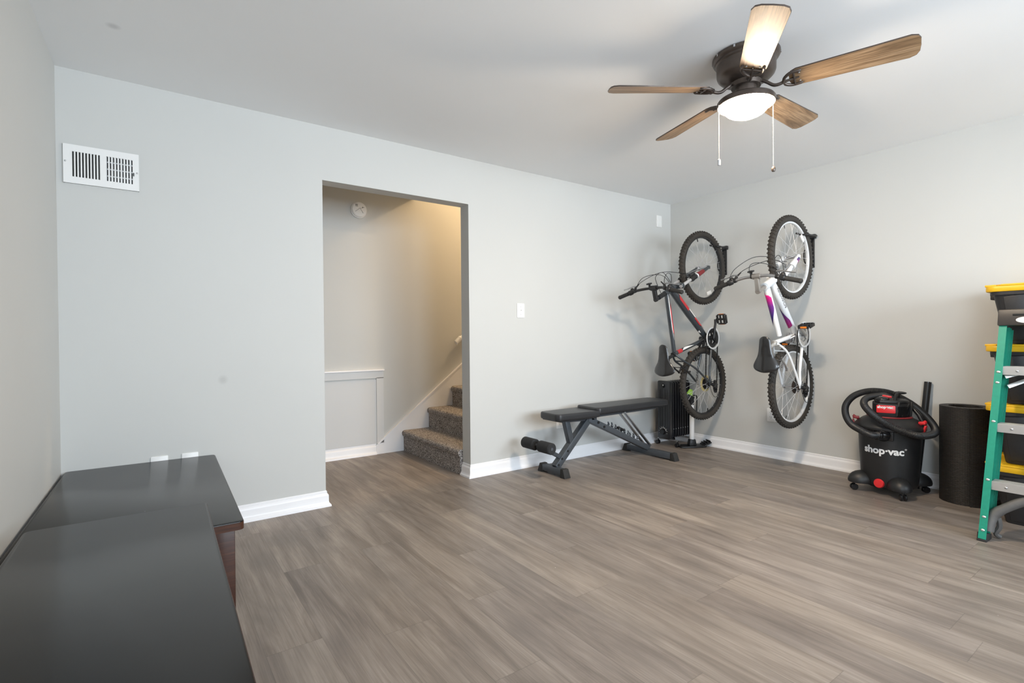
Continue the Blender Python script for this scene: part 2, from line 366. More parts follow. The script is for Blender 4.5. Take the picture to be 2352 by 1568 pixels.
# hall ceiling stops where the stairwell opens upward
b = B(); b.box(((-.2+2.12)/2, (YB2+YH)/2+.05, H+.06), (2.32, YH-YB2+.1, .12)); struct('ceiling_hall', b, M['ceil'], smooth=None)
b = B(); b.box(((2.0+XR+.15)/2, (YB2+YH)/2, 3.66), (XR-1.85, YH-YB2+.3, .12)); struct('ceiling_stairwell', b, M['ceil'], smooth=None)
b = B()
b.box(((XL-.4+OX0)/2, (YB+YB2)/2, H/2), (OX0-XL+.4, YB2-YB, H)); b.box(((OX1+XR)/2, (YB+YB2)/2, H/2), (XR-OX1, YB2-YB, H))
b.box(((OX0+OX1)/2, (YB+YB2)/2, (OZ+H)/2), (OX1-OX0, YB2-YB, H-OZ)); b.box(((2.0+XR)/2, (YB+YB2)/2, 3.0), (XR-2.0, YB2-YB, 1.2))
struct('wall_back', b, M['wall'], smooth=None)
def left_x(y): return XL+(XLF-XL)*(YB-y)/(YB-FRONT_Y)
b = B(); WL = (-1.75, -.55)
for y0, y1, z0, z1 in ((WL[1], YB, 0, H), (FRONT_Y-.15, WL[0], 0, H), (WL[0], WL[1], 0, WIN_Z[0]), (WL[0], WL[1], WIN_Z[1], H)):
    a_, c_ = left_x(y1), left_x(y0)
    b.add([(a_, y1, z0), (c_, y0, z0), (c_-.12, y0, z0), (a_-.12, y1, z0), (a_, y1, z1), (c_, y0, z1), (c_-.12, y0, z1), (a_-.12, y1, z1)], [(0, 1, 5, 4), (2, 3, 7, 6), (0, 4, 7, 3), (1, 2, 6, 5), (4, 5, 6, 7), (0, 3, 2, 1)])
struct('wall_left', b, M['wall'], smooth=None)
b = B(); b.box((XR+.06, (FRONT_Y-.15+YH+.15)/2, 1.85), (.12, YH-FRONT_Y+.3, 3.7)); struct('wall_right', b, M['wall'], smooth=None)
b = B(); b.box(((-.2+XR+.12)/2, YH+.06, 1.85), (XR+.32, .12, 3.7)); struct('wall_hall', b, M['wall'], smooth=None)
b = B(); b.box((-.2, (YB2+YH)/2, H/2), (.1, YH-YB2, H)); struct('wall_hall_end', b, M['wall'], smooth=None)
b = B(); b.box((2.06, (YB2+YH)/2, 3.05), (.12, YH-YB2, 1.3)); struct('wall_stairwell', b, M['wall'], smooth=None)
# front wall behind the viewer, with its three windows
b = B(); xs = [XLF-.1]+[v for w in WIN_FRONT for v in w]+[XR]
b.box(((xs[0]+XR)/2, FRONT_Y-.06, WIN_Z[0]/2), (XR-xs[0], .12, WIN_Z[0])); b.box(((xs[0]+XR)/2, FRONT_Y-.06, (WIN_Z[1]+H)/2), (XR-xs[0], .12, H-WIN_Z[1]))
for i in range(0, len(xs), 2): b.box(((xs[i]+xs[i+1])/2, FRONT_Y-.06, (WIN_Z[0]+WIN_Z[1])/2), (xs[i+1]-xs[i], .12, WIN_Z[1]-WIN_Z[0]))
struct('wall_front', b, M['wall'], smooth=None)
for k, (a, c) in enumerate(WIN_FRONT):
    b = B(); z0, z1 = WIN_Z; w = .05
    for (cx, cz, sx, sz) in ((a+w/2, (z0+z1)/2, w, z1-z0), (c-w/2, (z0+z1)/2, w, z1-z0), ((a+c)/2, z0+w/2, c-a-2*w, w), ((a+c)/2, z1-w/2, c-a-2*w, w), ((a+c)/2, (z0+z1)/2, c-a-2*w, .04)):
        b.box((cx, FRONT_Y-.06, cz), (sx, .07, sz), bev=.004)
    wn = struct('window_%d' % (k+1), b, M['trim'])
    g = B(); g.box(((a+c)/2, FRONT_Y-.085, (z0+z1)/2), (c-a-2*w, .004, z1-z0-2*w)); g.build('pane', M['glass'], wn, None)

b = B(); xc = left_x(-1.15)-.06; z0, z1 = WIN_Z; w = .05  # left-wall window out of view, added to brighten the right wall
for (cy, cz, sy, sz) in ((WL[0]+w/2, (z0+z1)/2, w, z1-z0), (WL[1]-w/2, (z0+z1)/2, w, z1-z0), (-1.15, z0+w/2, 1.1, w), (-1.15, z1-w/2, 1.1, w), (-1.15, (z0+z1)/2, 1.1, .04)): b.box((xc, cy, cz), (.07, sy, sz), bev=.004)
wn = struct('window_4', b, M['trim']); g = B(); g.box((xc-.025, -1.15, (z0+z1)/2), (.004, 1.1, z1-z0-.1)); g.build('pane', M['glass'], wn, None)

def baseboard(name, path, side=1):
    """sweep a moulded profile along a plan polyline; side=+1 puts it on the left of the path"""
    prof = [(0, 0), (.028, 0), (.026, .012), (.017, .022), (.014, .032), (.014, .066), (.012, .074), (.006, .082), (.005, .094), (.002, .098), (0, .098)]
    P = [Vector((x, y)) for x, y in path]; n = len(P); offs = []
    for i in range(n):
        d0 = (P[i]-P[i-1]).normalized() if i else None; d1 = (P[i+1]-P[i]).normalized() if i < n-1 else None
        d0 = d0 or d1; d1 = d1 or d0
        n0 = Vector((-d0.y, d0.x))*side; n1 = Vector((-d1.y, d1.x))*side; m = (n0+n1); m = m/(m.dot(n0)); offs.append(m)
    b = B(); K = len(prof); vs = []; fs = []
    for i in range(n):
        for t, z in prof: q = P[i]+offs[i]*t; vs.append((q.x, q.y, z))
    for i in range(n-1):
        for k in range(K): fs.append((i*K+k, i*K+(k+1) % K, (i+1)*K+(k+1) % K, (i+1)*K+k))
    fs += [tuple(range(K)), tuple(range((n-1)*K, n*K))]
    return struct(name, b.add(vs, fs), M['trim'], smooth=30)
baseboard('baseboard_back_left', [(XL, YB), (OX0, YB), (OX0, YB2)], -1)
baseboard('baseboard_back_right', [(OX1, YB2), (OX1, YB), (XR, YB)], -1)
baseboard('baseboard_right', [(XR, YB), (XR, FRONT_Y)], -1)
baseboard('baseboard_left', [(XL, YB), (XLF, FRONT_Y)], 1)
baseboard('baseboard_front', [(XLF, FRONT_Y), (XR, FRONT_Y)], 1)
baseboard('baseboard_hall', [(-.15, YH), (1.70, YH)], -1)
# white skirt board climbing beside the stairs
b = B(); sl = .735/.94
pts = [(1.70, 0), (1.70, .085), (1.72, .10), (4.38, .10+2.66*sl), (4.38, 2.0), (2.3, 0)]
b.prism([(x, z) for x, z in pts], 0, .018, Matrix.Translation((0, YH, 0)) @ Matrix.Rotation(pi/2, 4, 'X'))
b.beam((1.715, YH-.012, .095), (4.37, YH-.012, .095+2.655*sl), .024, .014); struct('trim_1', b, M['trim'])

# carpeted stairs: each step is a carpet-wrapped block with a rounded nosing
st = thing('staircase', 'grey speckled carpeted stairs rising to the right beyond the doorway', 'stairs', (1.965, 3.99, 0))
RISE, RUN = .192, .262; SY0, SY1 = 3.447, YH-.022
for k in range(9):
    z0, z1 = (0 if k == 0 else RISE*k-.02), RISE*(k+1); x0 = RUN*k
    out = [(x0, z0), (x0, z1-.052), (x0-.012, z1-.048)]
    for q in range(7):
        a = radians(205-115*q/6); out.append((x0+.008+.026*cos(a), z1-.026+.026*sin(a)))
    out += [(x0+RUN+.03, z1), (x0+RUN+.03, z0)]
    b = B(); b.prism(out, 0, SY1-SY0, Matrix.Translation((0, SY1-3.99, 0)) @ Matrix.Rotation(pi/2, 4, 'X'))
    b.build('step', M['carpet'], st, 50)
hr = thing('handrail', 'white stair handrail whose rounded end peeks past the doorway edge', 'handrail', (2.56, YH, 1.05))
b = B(); b.tube(spl([(0, -.055, 0), (.02, -.055, .004), (.9, -.055, .9*sl), (1.75, -.055, 1.75*sl)], 4), .024, 16); b.ell((0, -.055, 0), (.025, .025, .026)); b.build('rail', M['white'], hr)
for d in (.25, 1.45):
    b = B(); b.tube([(d, 0, d*sl-.05), (d, -.05, d*sl-.05), (d, -.055, d*sl-.02)], .007, 8); b.cyl((d, 0, d*sl-.05), (d, -.006, d*sl-.05), .028); b.build('bracket', M['white'], hr)
# framed access panel low on the hall wall
ap = thing('access_panel', 'white framed access panel low on the hallway wall', 'panel', (.95, YH, .1))
b = B(); b.box((.27, -.004, .29), (.98, .008, .58)); b.build('panel_board', M['panelpaint'], ap)
b = B(); b.box((.79, -.009, .30), (.066, .018, .60)); b.box((.27, -.009, .628), (1.106, .018, .066)); b.build('frame', M['panelpaint'], ap)
b = B(); b.box((.27, -.017, .668), (1.12, .034, .016), bev=.004); b.build('ledge', M['trim'], ap)

# ------------------------------------------------------------------ fittings on the walls
def lathe_y(b, c, prof, n=40, mi=0): return b.lathe(prof, n, Matrix.Translation(Vector(c)) @ Matrix.Rotation(pi/2, 4, 'X'), mi)
sd = thing('smoke_detector', 'round white smoke detector high on the hallway wall', 'smoke detector', (1.563, YH, 2.205))
b = B(); lathe_y(b, (0, 0, 0), [(.072, 0), (.074, .006), (.072, .012)]); b.build('base_ring', M['plate'], sd)
b = B(); lathe_y(b, (0, 0, 0), [(.067, .010), (.067, .028), (.060, .036), (.02, .039), (0, .039)]); b.build('cover', M['plate'], sd)
b = B()
for k in range(3): b.box((-.028, -.0375, .026+.008*k), (.022, .003, .003))
b.beam((-.04, -.039, -.022), (.002, -.039, .012), .003, .002); b.beam((.002, -.039, .012), (.03, -.039, -.03), .003, .002); b.beam((.008, -.039, .01), (.04, -.039, .022), .003, .002); b.build('vent_slits', M['dark'], sd)
b = B(); b.ell((.026, -.038, .022), (.004, .003, .004)); b.build('test_button', M['black'], sd)

vt = thing('air_vent', 'white metal air register high on the wall in the left corner', 'vent', (-.1675, YB, 1.932))
W_, H_ = .30, .19; b = B()
outer = [(-W_/2, -H_/2), (W_/2, -H_/2), (W_/2, H_/2), (-W_/2, H_/2)]
SL = []
for g0 in (-.112, .020):
    for k in range(9): SL.append(g0+.0125*k)
z0, z1 = -.062, .062
b.box((0, -.008, (H_/2+z1)/2), (W_, .008, H_/2-z1)); b.box((0, -.008, (-H_/2+z0)/2), (W_, .008, H_/2+z0))
edges = [-W_/2]+[v for s_ in SL for v in (s_-.0036, s_+.0036)]+[W_/2]
for i in range(0, len(edges), 2): b.box(((edges[i]+edges[i+1])/2, -.008, 0), (edges[i+1]-edges[i], .008, z1-z0))
for s_, c_, sz in ((-1, (-W_/2+.002, -.003, 0), (.004, .012, H_)), (1, (W_/2-.002, -.003, 0), (.004, .012, H_))): b.box(c_, sz)
b.box((0, -.003, H_/2-.002), (W_, .012, .004)); b.box((0, -.003, -H_/2+.002), (W_, .012, .004))
b.build('faceplate', M['plate'], vt)
b = B()
for i, s_ in enumerate(SL): b.box((s_+(.003 if i < 9 else -.003), -.0025, 0), (.0012, .009, z1-z0), (0, 0, radians(38 if i < 9 else -38)))
b.build('louvers', M['plate'], vt)
b = B(); b.box((-.062, -.0007, 0), (.112, .0012, .13)); b.box((.07, -.0007, 0), (.112, .0012, .13)); b.build('duct_opening', M['dark'], vt)  # flat dark sheets on the solid wall in place of the duct's shade
b = B()
for q in (-.035, 0, .035): b.box((.07, -.003, q), (.11, .002, .006))
b.build('damper_blade', M['steel'], vt)
b = B(); b.box((.128, -.013, -.012), (.004, .012, .016), bev=.001); b.build('damper_lever', M['black'], vt)
for x, z in ((-.142, .01), (.142, -.002)):
    b = B(); b.ell((x, -.0125, z), (.004, .002, .004), 10); b.build('screw', M['steel'], vt)

def wall_plate(name, label, cat, loc, rotz, kind, group=None, w=.073, h=.116):
    t = thing(name, label, cat, loc, (0, 0, rotz), group)
    b = B(); b.prism(rrect(w, h, .005, 4), 0, .006, Matrix.Rotation(pi/2, 4, 'X'), bev=.0015); b.build('cover_plate', M['plate'], t)
    if kind == 'toggle':
        b = B(); b.box((0, -.0065, 0), (.011, .002, .025), bev=.0006); b.build('toggle_slot', M['trim'], t)
        b = B(); b.box((0, -.011, .004), (.007, .014, .009), (radians(-25), 0, 0), bev=.001); b.build('toggle', M['plate'], t)
    elif kind == 'outlet':
        for z in (.0195, -.0195):
            b = B(); b.prism(rrect(.033, .028, .008, 5, 0, z), 0, .0085, Matrix.Rotation(pi/2, 4, 'X')); f = b.build('receptacle', M['plate'], t)
            b = B(); b.box((-.0065, -.009, z+.003), (.002, .0012, .008)); b.box((.0065, -.009, z+.003), (.0022, .0012, .0066)); b.cyl((0, -.0084, z-.0075), (0, -.0096, z-.0075), .0024, n=10); b.build('slot', M['dark'], f)
    elif kind == 'ribbed':
        for x in (-.019, 0, .019):
            b = B(); b.box((x, -.007, 0), (.015, .004, .098), bev=.001); b.build('rib', M['plate'], t)
    elif kind == 'blank':
        pass
    for z in ((.048, -.048) if kind == 'outlet' else (.03, -.03) if kind == 'toggle' else ()):
        b = B(); b.ell((0, -.0062, z if kind != 'outlet' else z*0), (.003, .0012, .003), 8)
        if kind == 'outlet' and z < 0: continue
        b.build('screw', M['steel'], t)
    return t
wall_plate('light_switch', 'white toggle light switch on the wall right of the doorway', 'light switch', (2.4655, YB, 1.272), 0, 'toggle')
wall_plate('wall_plate', 'white ribbed plate high on the wall near the corner above the bicycles', 'wall plate', (4.202, YB, 2.205), 0, 'ribbed', w=.08)
wall_plate('power_outlet', 'white outlet on the right wall partly behind the white bicycle wheel', 'outlet', (XR, 2.291, .368), -pi/2, 'outlet')
wall_plate('power_outlet', 'white outlet low on the wall behind the bench seat', 'outlet', (2.868, YB, .335), 0, 'outlet')
wall_plate('power_outlet', 'white wall plate peeking over the low table edge, nearer the left corner', 'outlet', (.0525, YB, .381), 0, 'outlet', w=.078)
wall_plate('power_outlet', 'white wall plate peeking over the low table edge, farther from the left corner', 'outlet', (.1915, YB, .381), 0, 'outlet', w=.078)

# ------------------------------------------------------------------ the two dark tables on the left
def dark_table(name, label, cat, loc, rotz, W, D, Ht, over=.026):
    """local: x width, y depth (back at +D/2); top, four legs, apron and end panels"""
    t = thing(name, label, cat, loc, (0, 0, rotz))
    b = B(); b.prism(rrect(W, D, .018, 5), Ht-.028, Ht, bev=.003); top = b.build('tabletop', M['table'], t, 30)
    b = B(); b.prism(rrect(W-.002, D-.002, .017, 5), Ht-.029, Ht-.004, bev=.001)
    e = .0012
    b = B(); o = rrect(W+2*e, D+2*e, .018+e, 5); i_ = rrect(W-.004, D-.004, .016, 5); n = len(o)
    vs = [(x, y, Ht-.029) for x, y in o]+[(x, y, Ht-.0035) for x, y in o]+[(x, y, Ht-.0035) for x, y in i_]+[(x, y, Ht-.029) for x, y in i_]
    fs = []
    for k in range(n):
        j = (k+1) % n
        for r in range(4): fs.append((r*n+k, r*n+j, ((r+1) % 4)*n+j, ((r+1) % 4)*n+k))
    b.add(vs, fs).build('edge_band', M['brownwood'], top, 30)
    w2, d2 = W/2-over, D/2-over
    for sx in (-1, 1):
        for sy in (-1, 1):
            b = B(); b.box((sx*(w2-.032), sy*(d2-.032), (Ht-.03)/2), (.064, .064, Ht-.03), bev=.003); b.build('leg', M['brownwood'], t)
    for sy in (-1, 1):
        b = B(); b.box((0, sy*(d2-.022), Ht*.53), (2*w2-.136, .018, Ht-.14), bev=.002); b.build('end_panel', M['brownwood'], t)
        b = B(); b.box((0, sy*(d2-.03), Ht-.05), (2*w2-.128, .02, .038)); b.build('apron', M['brownwood'], t)
    for sx in (-1, 1):
        b = B(); b.box((sx*(w2-.022), 0, Ht*.53), (.018, 2*d2-.136, Ht-.14), bev=.002); b.build('side_panel', M['brownwood'], t)
        b = B(); b.box((sx*(w2-.03), 0, Ht-.05), (.02, 2*d2-.128, .038)); b.build('apron', M['brownwood'], t)
    return t
dark_table('low_table', 'low dark-topped brown wooden table pushed into the left corner', 'table', (-.0255, 2.678, 0), radians(-1.4), .636, 1.275, .416)
dark_table('console_table', 'black-topped table along the left wall, nearest the viewer', 'table', (-.081, 1.395, 0), radians(-1.25), .462, 1.32, .5, .03)

# ------------------------------------------------------------------ ceiling fan
FX, FY, BZ = 2.361, 1.35, -.16
fan = thing('ceiling_fan', 'five-blade wood and bronze ceiling fan with a lit bowl light', 'ceiling fan', (FX, FY, H))
b = B(); b.lathe([(0, 0), (.142, 0), (.150, -.004), (.150, -.014), (.146, -.022), (.138, -.026), (.138, -.034), (.132, -.040), (.131, -.085), (.126, -.098), (.112, -.112), (.086, -.126), (.070, -.130), (.066, -.150), (0, -.150)], 48); b.build('motor_housing', M['bronze'], fan)
for k in range(10):
    a = 2*pi*k/10+.2
    b = B(); b.box((.1505*cos(a), .1505*sin(a), -.010), (.002, .008, .012), (0, 0, a)); b.build('housing_slot', M['chrome'], fan)
b = B(); b.lathe([(0, -.145), (.047, -.145), (.047, -.196), (.060, -.202), (0, -.205)], 32); b.build('light_neck', M['bronze'], fan)
LZ = -.205
b = B(); b.lathe([(0, LZ), (.110, LZ), (.124, LZ-.004), (.130, LZ-.012), (.130, LZ-.030), (.127, LZ-.032), (.125, LZ-.030), (.116, LZ-.018), (0, LZ-.016)], 48); b.build('light_pan', M['bronze'], fan)
b = B(); pr_ = [(.100, LZ-.020), (.102, LZ-.036)]
for k in range(1, 9):
    a = radians(90*k/8); pr_.append((.102*cos(a), LZ-.036-.054*sin(a)))
pr_[-1] = (0, LZ-.092); b.lathe(pr_, 48); b.build('glass_bowl', M['glow'], fan)
PITCHB = radians(-13)
for k in range(5):
    ang = radians(1.5+72*k)
    # blade: rounded ends, slightly wider at the tip; local frame turned about the hub axis
    L0, L1, w0, w1 = .185, .66, .056, .068; o = []
    for q in range(9):
        a = radians(-90+180*q/8); o.append((L1-.022+.022*cos(a)*(1), (w1-.0)*sin(a) if abs(q-4) < 4 else w1*sin(a)))
    tip = [(L1-.035, -w1), (L1-.012, -w1+.010), (L1-.002, -w1*.55), (L1, 0), (L1-.002, w1*.55), (L1-.012, w1-.010), (L1-.035, w1)]
    root = [(L0+.03, w0), (L0+.008, w0-.012), (L0, w0*.4), (L0, -w0*.4), (L0+.008, -w0+.012), (L0+.03, -w0)]
    b = B(); b.prism(tip+root, -.003, .003, Matrix.Rotation(PITCHB, 4, 'X'))
    bl = b.build('blade', [M['bladewood']], fan, 30, loc=(0, 0, BZ), rot=(0, 0, ang))
    e = B(); T_ = Matrix.Rotation(PITCHB, 4, 'X'); ring = [(T_ @ Vector((x, y, 0))) for x, y in tip+root]
    n = len(ring); vs = []; fs = []
    for i, (x, y) in enumerate(tip+root):
        for s_, z in ((1.0, -.0031), (1.0, .0031)):
            vs.append(T_ @ Vector((x*1.0+(.0006 if x > .4 else -.0006), y*1.012, z)))
    for i in range(n):
        j = (i+1) % n; fs.append((2*i, 2*j, 2*j+1, 2*i+1))
    e.add(vs, fs).build('edge_band', M['bronze'], bl, 30)
    # blade iron: curved arm from the motor, then a three-pronged plate under the blade
    b = B(); b.tube(spl([(.072, 0, .022), (.095, 0, .006), (.118, 0, -.012), (.14, 0, -.016), (.165, 0, -.010)], 5), .0075, 10)
    for s_ in (-1, 0, 1):
        P = spl([(.158, 0, -.011), (.170, s_*.026, -.010), (.196, s_*.044, -.0065), (.236, s_*(.043 if s_ else 0), -.0055)], 5) if s_ else [Vector((.16, 0, -.010)), Vector((.225, 0, -.006))]
        b.tube([T_ @ p if p.x > .165 else p for p in P], [.007]*(len(P)-1)+[.0035], 8)
    b.tube([T_ @ Vector((.205, y, -.0075)) for y in (-.04, -.02, 0, .02, .04)], .0045, 8)
    ir = b.build('blade_iron', M['bronze'], fan, 50, loc=(0, 0, BZ), rot=(0, 0, ang))
    for y in (-.028, .028):
        b = B(); c_ = T_ @ Vector((.226, y, -.005)); b.ell(c_, (.005, .005, .003), 10); b.build('screw', M['steel'], ir)
for side, zlen, kind in ((-1, .30, 'cap'), (1, .335, 'drop')):
    cx, cy = side*.131*.813, -side*.131*.582
    b = B(); b.tube([(cx, cy, LZ-.02), (cx, cy, -.28), (cx, cy, -.28-.001)], .0009, 6)
    for q in range(46):
        z = LZ-.03-q*(zlen-.04)/46; b.ell((cx, cy, z), (.0019, .0019, .0019), 6)
    ch = b.build('pull_chain', M['beads'], fan)
    b = B()
    if kind == 'drop': b.lathe([(0, -.028), (.007, -.026), (.0105, -.018), (.009, -.008), (.003, 0), (0, .001)], 16, Matrix.Translation((cx, cy, LZ-zlen+.012)))
    else: b.lathe([(0, -.030), (.007, -.029), (.0075, -.004), (.003, 0), (0, .001)], 16, Matrix.Translation((cx, cy, LZ-zlen+.012)))
    pe = b.build('pendant', M['bronze'] if kind == 'drop' else M['silver'], ch); pe['label'] = 'dark teardrop pendant' if kind == 'drop' else 'silver cylinder pendant'

# ------------------------------------------------------------------ bicycles (local: x forward, y left, z up from the ground)
def make_wheel(parent, x, z, R, rim_m, hubw, refl=False, phase=0., valve=60):
    """rim is the part; tyre, hub, spokes, valve are its sub-parts"""
    TR = .025; Rc = R-TR; Ri = Rc-.016
    b = B(); b.lathe([(Ri-.018, -.006), (Ri-.016, -.010), (Ri+.006, -.013), (Ri+.008, -.011), (Ri+.004, 0), (Ri+.008, .011), (Ri+.006, .013), (Ri-.016, .010), (Ri-.018, .006)], 64, Matrix.Rotation(pi/2, 4, 'X'), closed=True)
    rim = b.build('wheel_rim', rim_m, parent, 40, loc=(x, 0, z))
    RX = Matrix.Rotation(pi/2, 4, 'X')
    b = B(); prof = []
    for k in range(14):
        a = 2*pi*k/14; prof.append((Rc+TR*.96*cos(a), TR*1.0*sin(a)))
    b.lathe(prof, 72, RX, closed=True)
    n = 62
    for k in range(n):
        for (da, y, tilt, sx, sz) in ((0, .0065, .2, .0125, .0095), (.5, -.0065, -.2, .0125, .0095), (.25, .0190, .75, .013, .010), (.75, -.0190, -.75, .013, .010)):
            a = 2*pi*(k+da)/n; rr = Rc+TR*cos(asin_(y/TR))*1.0
            Mx = Matrix.Rotation(-a, 4, 'Y') @ Matrix.Translation((rr, y, 0)) @ Matrix.Rotation(tilt, 4, 'Z')
            c = [(-.004, -sz/2, -sx/2), (0.0050, -sz/2*.8, -sx/2*.8), (0.0050, sz/2*.8, -sx/2*.8), (-.004, sz/2, -sx/2), (-.004, -sz/2, sx/2), (0.0050, -sz/2*.8, sx/2*.8), (0.0050, sz/2*.8, sx/2*.8), (-.004, sz/2, sx/2)]
            b.add([Mx @ Vector(p) for p in c], [(0, 1, 2, 3), (4, 7, 6, 5), (1, 5, 6, 2), (0, 4, 5, 1), (3, 2, 6, 7)])
    b.build('tyre', M['tyre'], rim, 35)
    hw = hubw/2
    b = B(); b.lathe([(0, -hw-.012), (.005, -hw-.012), (.005, -hw), (.012, -hw), (.019, -hw+.006), (.019, -hw+.010), (.011, -hw+.016), (.010, hw-.016), (.019, hw-.010), (.019, hw-.006), (.012, hw), (.005, hw), (.005, hw+.012), (0, hw+.012)], 20, RX)
    b.build('hub', M['steel'], rim)
    meshes = {}
    for side in (-1, 1):
        for lean in (-1, 1):
            a = lean*1.05; p0 = (.017*cos(a), side*(hw-.008), .017*sin(a)); p1 = (Ri-.012, side*.003, 0)
            b = B(); b.tube([p0, p1], .0014, 5, caps=False); meshes[side, lean] = b.build('spoke', M['silver'], rim, 60)
    seq = [(-1, -1), (1, 1), (-1, 1), (1, -1)]
    for k in range(28):
        m = meshes[seq[k % 4]]; o = m if k < 4 else m.copy()
        if k >= 4: COL.objects.link(o); o.parent = rim
        o.rotation_euler = (0, -(2*pi*k/28+phase), 0)
    a = radians(valve); b = B(); b.tube([((Ri-.01)*cos(a), 0, (Ri-.01)*sin(a)), ((Ri-.045)*cos(a), 0, (Ri-.045)*sin(a))], [.0045, .0045], 8); b.build('valve_stem', M['black'], rim)
    if refl:
        a = radians(refl); Mx = Matrix.Rotation(-a, 4, 'Y') @ Matrix.Translation((Ri-.05, -.008, 0))
        b = B(); b.box((0, 0, 0), (.03, .010, .062), bev=.003).v[:] ; b.v = [tuple(Mx @ Vector(v)) for v in b.v]; b.build('spoke_reflector', M['label'], rim)
    return rim
def asin_(x): return math.asin(max(-1, min(1, x)))

def make_saddle(parent, xn, xt, z, wmax, pitch=0.0, seat=None):
    L = xn-xt; b = B(); ST = 16; vs = []; fs = []; K = 14
    for i in range(ST+1):
        t = i/ST; x = xn-L*t
        if t < .45: w = .040+.012*(t/.45)**1.3
        else:
            q = min(1, (t-.45)/.42); w = .052+(wmax-.052)*(3*q*q-2*q**3)**.8
        e = 1
        if t < .10: e = sqrt(max(0, 1-((.10-t)/.10)**2))*.65+.35
        if t > .80: e = sqrt(max(0, 1-((t-.80)/.202)**2))**.8
        w *= e; h = .030+.012*(t > .5)*(t-.5)*2; top = z-.006*sin(pi*t)+.016*max(0, t-.6)
        for k in range(K):
            a = 2*pi*k/K; yy = w*cos(a); zz = sin(a)
            groove = -.006*math.exp(-(yy/.010)**2) if (zz > .3 and .25 < t < .97) else 0
            vs.append((x, yy, top-.5*h*(1-zz*(1 if zz > 0 else 1))*e-(.5*h*(1-e))*.4+groove-(.018*(abs(yy)/wmax)**2 if t > .5 else 0)))
    for i in range(ST):
        for k in range(K): fs.append((i*K+k, i*K+(k+1) % K, (i+1)*K+(k+1) % K, (i+1)*K+k))
    fs += [tuple(range(K)), tuple(range(ST*K, (ST+1)*K))]
    s = b.add(vs, fs).build('saddle', M['saddle'], parent, 80)
    md = s.modifiers.new('smooth', 'SUBSURF'); md.levels = 1; md.render_levels = 2
    b = B()
    for sy in (-1, 1): b.tube(spl([(xn-.03, sy*.012, z-.030), (xn-.07, sy*.020, z-.052), (xt+.09, sy*.022, z-.052), (xt+.045, sy*.030, z-.035)], 5), .0035, 8)
    b.build('saddle_rail', M['steel'], s)
    return s

